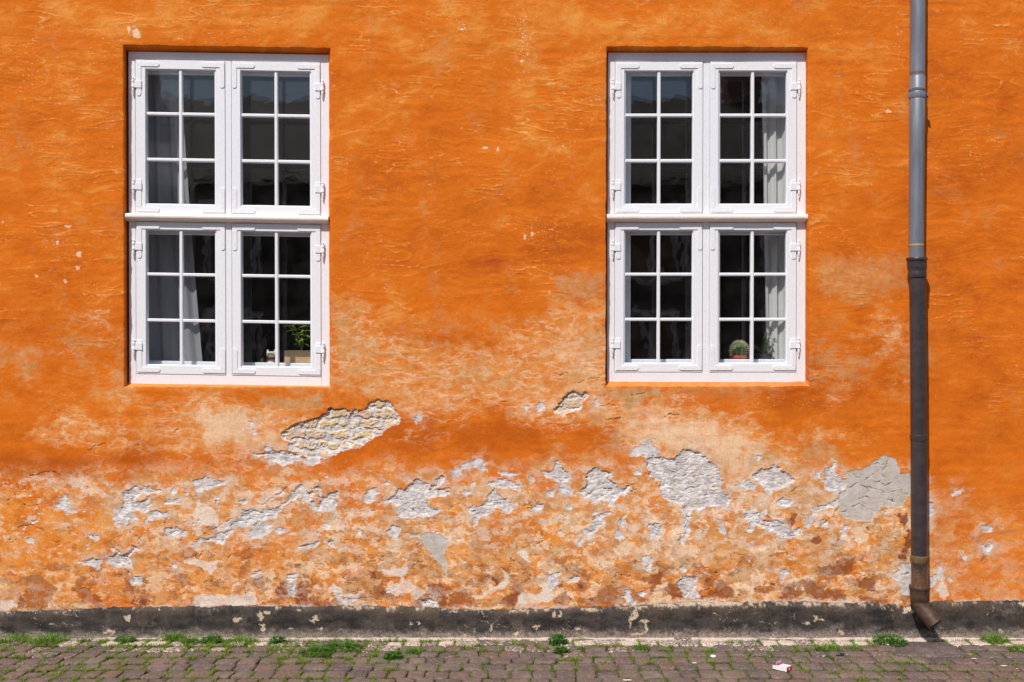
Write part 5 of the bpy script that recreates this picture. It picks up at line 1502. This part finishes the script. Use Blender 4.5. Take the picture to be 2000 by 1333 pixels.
def tuft(px, py, wpx, h, n, seed, kind="grass"):
    gx, gy = G(px, py)
    rnd = random.Random(seed); mb = MB(); rx = wpx / 330 / 2; ry = min(rx * .8, .085)
    gy = min(gy, -.025 - ry * .4)
    if kind == "grass":
        for _ in range(n):
            a = rnd.uniform(0, 6.28); q = math.sqrt(rnd.random())
            x, y = rx * q * math.cos(a), ry * q * math.sin(a)
            y = min(y, -gy - .022)
            hh = 1.3 * h * rnd.uniform(.4, 1.05) * (1 - .35 * q)
            blade(mb, x, y, -.008, hh, hh * rnd.uniform(.15, .9), rnd.uniform(0, 6.28) if rnd.random() < .5 else a + rnd.uniform(-.7, .7), rnd.uniform(.0011, .0021))
    else:
        for _ in range(n):
            a = rnd.uniform(0, 6.28); q = math.sqrt(rnd.random())
            x, y = rx * q * math.cos(a), ry * q * math.sin(a)
            y = min(y, -gy - .03)
            leaf(mb, (x, y, -.004 + h * rnd.uniform(.05, .8) * (1 - .5 * q)), (math.cos(a) + rnd.uniform(-.6, .6), math.sin(a) + rnd.uniform(-.6, .6), rnd.uniform(.0, .9)), rnd.uniform(.016, .034), rnd.uniform(.004, .008), .35, 3)
        for _ in range(n // 5):
            a = rnd.uniform(0, 6.28); q = rnd.random()
            blade(mb, rx * q * math.cos(a), min(ry * q * math.sin(a), -gy - .03), -.008, h * rnd.uniform(.6, 1.1), h * .3, a, .0014)
    return mb, (gx, gy, 0)

TUFTS = [
    (28, 1251, 60, .050, 170, "grass", "grass tuft at the far left end of the plinth foot"),
    (92, 1254, 78, .058, 300, "grass", "widest dense grass tuft, near the left end of the plinth"),
    (244, 1252, 34, .034, 90, "weed", "small dark weed tuft below the pale chip in the plinth"),
    (338, 1249, 42, .060, 150, "grass", "upright grass tuft against the plinth below the left window"),
    (372, 1255, 36, .056, 120, "grass", "airy pale grass tuft right of the upright one under the left window"),
    (413, 1253, 38, .040, 110, "weed", "compact dark green weed under the middle of the left window"),
    (470, 1256, 70, .050, 240, "grass", "broad grass clump under the left window's right half"),
    (542, 1254, 24, .040, 80, "weed", "small round weed tuft right of the broad clump under the left window"),
    (620, 1276, 66, .036, 190, "weed", "long dark weed spreading along a joint below the right edge of the left window"),
    (668, 1268, 72, .044, 200, "weed", "spreading dark weed patch right of the long weed in the cobbles"),
    (768, 1286, 26, .050, 120, "weed", "narrow tall weed growing in a cobble joint left of centre"),
    (812, 1274, 40, .042, 150, "grass", "bright grass tuft in the cobbles just left of the pavement's middle"),
    (1090, 1256, 30, .066, 130, "weed", "tallest bushy weed at the plinth foot between the two windows"),
    (1097, 1274, 24, .040, 90, "weed", "low dark weed just in front of the tall bushy weed"),
    (1252, 1268, 30, .050, 120, "grass", "upright yellow-green grass tuft below the right window's left edge"),
    (1618, 1270, 46, .052, 170, "grass", "bright grass tuft behind the black wrapper on the cobbles"),
    (1672, 1268, 46, .036, 130, "grass", "slanting grass tuft right of the black wrapper"),
    (1738, 1256, 60, .058, 190, "weed", "leafy weed with pale stalks left of the downpipe's foot"),
    (1942, 1254, 54, .066, 220, "grass", "spiky grass tuft at the plinth right of the downpipe"),
    (1990, 1270, 40, .046, 150, "grass", "grass tuft at the right edge of the picture"),
]
for k, (px, py, wp, h, n, kd, lb) in enumerate(TUFTS):
    mb, loc = tuft(px, py, wp, h * (1.0 if kd == 'grass' else 1.25), int(n * 1.7), 100 + k, kd)
    o = mb.build("grass_tuft" if kd == "grass" else "weed", M_GRASS if kd == "grass" else M_WEED)
    o.location = loc
    tag(o, lb, "grass tuft" if kd == "grass" else "weed", "weeds and grass tufts along the plinth")

def joint_grass():
    mb = MB(); rnd = random.Random(77)
    dens = lambda x, y: float(fbm(np.array([x * 1.6]), np.array([y * 3.0]), 3, 92)[0])
    small = [(162,1252,26),(200,1256,24),(140,1268,20),(12,1271,34),(35,1284,26),(238,1266,36),(320,1264,36),(290,1288,26),(390,1272,26),(110,1320,24),(375,1288,26),(545,1270,60),(657,1253,22),(615,1257,26),(682,1289,18),(757,1309,24),(852,1274,24),(837,1254,16),(915,1268,22),(727,1282,14),(590,1294,30),(552,1287,26),
             (1060,1267,30),(1017,1261,24),(942,1273,24),(1130,1252,26),(1137,1267,24),(1170,1264,30),(1205,1264,50),(1297,1272,26),(1112,1291,50),(1180,1298,18),(1265,1297,18),(1425,1257,18),(1387,1274,34),(1582,1270,30),(1705,1262,24),(1460,1279,20),(1567,1297,24),(1575,1313,20),(1630,1316,22),(1682,1328,22),(1655,1311,26),(1735,1296,26),(1770,1296,20),(1050,1262,16),(1120,1292,12),(1390,1295,16)]
    for (u, v, wp) in small:
        gx, gy = G(u, v); rx = wp / 330 / 2
        for _ in range(int(wp * 4)):
            a = rnd.uniform(0, 6.28); q = math.sqrt(rnd.random()); h = rnd.uniform(.014, .042)
            blade(mb, gx + rx * q * math.cos(a), min(gy + .026 * q * math.sin(a), -.03), -.01, h, h * rnd.uniform(.3, 1.0), rnd.uniform(0, 6.28), rnd.uniform(.001, .0018))
    for (x, y, t) in JOINTS:
        if y > -.06: continue
        dn = 1.7 * dens(x, y) + (.22 if x < -.6 else .0) + (.05 if y > -.75 else -.0)
        if rnd.random() > .42 + dn * 1.3: continue
        n = int(rnd.uniform(8, 34) * (1.2 + dn))
        for _ in range(n):
            if t == 0: px, py = x + rnd.gauss(0, .0035), y + rnd.uniform(-.05, .05)
            elif t == 1: px, py = x + rnd.uniform(-.045, .045), y + rnd.gauss(0, .0035)
            else: px, py = x + rnd.gauss(0, .01), y + rnd.gauss(0, .01)
            h = rnd.uniform(.010, .026) * (1.45 if x < -.6 else 1.0)
            blade(mb, px, min(py, -.04), -.012, h, h * rnd.uniform(.3, 1.1), rnd.uniform(0, 6.28), rnd.uniform(.0009, .0017))
    return mb.build("joint_grass", M_MOSSG)
tag(joint_grass(), kind="stuff")

# ------------------------------------------------------------------ litter
M_PAPER = simple("white carton", lin(232, 226, 226), lin(242, 238, 238), 40, .5, .1)
M_PACKRED = simple("red carton", lin(196, 20, 58), lin(210, 30, 68), 40, .45, .1)
M_BUTT = simple("orange filter paper", lin(222, 140, 66), lin(236, 164, 92), 90, .7)
M_BLACK = simple("black film", lin(26, 22, 28), lin(44, 36, 44), 40, .35)
M_CHALK = simple("pale splash", lin(226, 214, 208), lin(240, 232, 228), 90, .9)

def cigarette_pack():
    gx, gy = G(1527, 1309)
    e = tag(empty("cigarette_pack", (gx, gy, .004)), "empty white and red cigarette pack lying open on the cobbles", "cigarette pack")
    e.rotation_euler = (0.02, 0.02, math.radians(137))
    L, Wd, T = .088, .055, .023
    m = MB(); m.box(-L / 2, L / 2 - .024, -Wd / 2, Wd / 2, 0, T)
    m.build("box", M_PAPER, e)
    m = MB()
    a = L / 2 - .024
    for s in (-1, 1): m.box(a, L / 2 - .004, s * Wd / 2 - (.001 if s > 0 else 0), s * Wd / 2 + (.001 if s < 0 else 0), .001, T - .001)
    m.box(a, L / 2 - .002, -Wd / 2 + .001, Wd / 2 - .001, 0, .001)
    m.add([(a, -Wd / 2, T), (a, Wd / 2, T), (a - .006, Wd / 2, T + .020), (a - .006, -Wd / 2, T + .020), (a + .001, -Wd / 2, T), (a + .001, Wd / 2, T), (a - .005, Wd / 2, T + .020), (a - .005, -Wd / 2, T + .020)], [(0, 1, 2, 3), (7, 6, 5, 4), (3, 2, 6, 7), (0, 3, 7, 4), (1, 5, 6, 2)])
    m.build("lid", M_PAPER, e)
    m = MB()
    m.box(-L / 2 - .0006, -L / 2 + .020, -Wd / 2 - .0006, Wd / 2 + .0006, -.0004, T + .0004) if False else None
    m.box(-L / 2 - .0008, -L / 2 - .0001, -Wd / 2, Wd / 2, .0005, T)
    m.box(-L / 2, L / 2 - .05, -Wd / 2 - .0008, -Wd / 2 - .0001, .0005, T)
    m.box(a - .012, a - .0005, -Wd / 2 + .002, Wd / 2 - .002, T + .0001, T + .0008)
    m.build("red_band", M_PACKRED, e)
    m = MB()
    for k in range(3): m.box(-L / 2 - .0016, -L / 2 - .0009, -.006 + k * .005, -.0035 + k * .005, .006, .016)
    m.build("emblem", M_PAPER, e)
cigarette_pack()

def butt(u, v, rot, label, L=.027, r=.0039, mt=None):
    gx, gy = G(u, v)
    e = tag(empty("cigarette_butt", (gx, min(gy, -.035), .006)), label, "cigarette butt")
    e.rotation_euler = (0, 0, rot)
    m = MB(); m.sweep([(-L / 2, 0, 0), (L * .2, 0, 0)], r, 12); m.build("filter", M_BUTT, e, True)
    m = MB(); m.sweep([(L * .2, 0, 0), (L * .38, .0005, 0), (L / 2, 0, 0)], [r, r * .98, r * .7], 12); m.build("paper", M_PAPER, e, True)
butt(1447, 1244.5, .1, "orange cigarette butt on the pale mortar at the plinth foot")
butt(1652, 1282, .5, "cigarette butt with orange filter lying by the black wrapper", .024)
butt(1983, 1308, -.4, "orange cigarette butt on the cobbles at the right edge", .028)

def crumple(u, v, name, label, cat, mt, size, flat=.4, seed=1, zoff=.004):
    gx, gy = G(u, v); rnd = random.Random(seed); m = MB(); R = []
    n = 12
    for k in range(1, 7):
        a = math.pi * k / 7
        R.append([(size[0] * math.sin(a) * math.cos(2 * math.pi * i / n) * rnd.uniform(.65, 1.15), size[1] * math.sin(a) * math.sin(2 * math.pi * i / n) * rnd.uniform(.65, 1.15), -size[2] * math.cos(a) * rnd.uniform(.8, 1.1)) for i in range(n)])
    m.rings(R); o = m.build(name, mt); o.location = (gx, gy, zoff + size[2] * .5)
    return tag(o, label, cat)
crumple(1641, 1281.5, "wrapper", "crumpled black wrapper on the cobbles in front of bright grass", "litter", M_BLACK, (.026, .014, .009), seed=3)
crumple(1357, 1296.5, "paper_scrap", "thin white paper scrap on the cobbles left of the bottle cap", "paper scrap", M_PAPER, (.013, .006, .002), seed=4, zoff=.003)
crumple(1961, 1302, "paper_scrap", "white paper scrap on the cobbles near the right edge", "paper scrap", M_PAPER, (.020, .006, .002), seed=5, zoff=.003)
crumple(1903, 1288, "paper_scrap", "slim white paper scrap in a joint right of the downpipe", "paper scrap", M_PAPER, (.016, .005, .002), seed=6, zoff=.003)
crumple(1226, 1330, "paper_scrap", "white paper scrap at the bottom edge below the plinth's cracked patch", "paper scrap", M_PAPER, (.028, .007, .002), seed=7, zoff=.003)
crumple(1109, 1269, "paper_scrap", "small crumpled white scrap beside the low dark weed", "paper scrap", M_PAPER, (.011, .008, .006), seed=8, zoff=.003)
gx, gy = G(1393, 1285)
m = MB(); m.lathe([(0, .0155), (.003, .016), (.006, .0145), (.0075, .011), (.008, .003)], 0, 0, 24)
o = m.build("bottle_cap", M_PAPER); auto_smooth(o, 40); o.location = (gx, gy, .006); tag(o, "white bottle cap lying on the cobbles under the right window", "bottle cap")

# ------------------------------------------------------------------ house across the street (seen only as a reflection in the panes)
M_FAC = simple("shaded facade render", lin(54, 48, 46), lin(64, 57, 53), 2, .9, .1)
M_TILE = simple("dark roof tiles", lin(60, 46, 42), lin(78, 60, 54), 12, .8, .4)
M_DARKGL = simple("dark window glass", lin(30, 34, 40), lin(40, 44, 52), 2, .1, .0)
M_STONE = simple("chimney brick", lin(120, 74, 60), lin(140, 92, 74), 20, .85, .4)
opp = tag(empty("townhouse", (0, -14.5, 0)), "townhouse across the street mirrored in the window panes", "house")
m = MB(); m.box(-16, 16, -8.0, 0, 0, 5.0); m.box(-16, 16, 0, .18, 4.8, 5.02); m.build("facade", M_FAC, opp)
m = MB()
sec = [(.35, 4.9), (-4.0, 7.55), (-8.35, 4.9)]
m.add([(-16.2, y, z) for y, z in sec] + [(16.2, y, z) for y, z in sec], [(0, 1, 4, 3), (1, 2, 5, 4), (2, 0, 3, 5), (0, 2, 1), (3, 4, 5)])
m.build("roof", M_TILE, opp)
for cx in (-9, -2.2, 5.4, 11.5):
    m = MB(); m.box(cx - .45, cx + .45, -4.4, -3.6, 7.4, 9.0); m.box(cx - .52, cx + .52, -4.47, -3.53, 8.75, 8.9); m.build("chimney", M_STONE, opp)
for k in range(11):
    for zf in (.9, 3.0):
        cx = -14 + k * 2.8
        m = MB(); m.box(cx - .55, cx + .55, .005, .06, zf, zf + 1.5); wf = m.build("window", M_WHITE, opp)
        m = MB()
        for sx_ in (-1, 1): m.box(cx + sx_ * .26 - .2, cx + sx_ * .26 + .2, .061, .065, zf + .1, zf + 1.4)
        m.build("pane", M_DARKGL, wf)
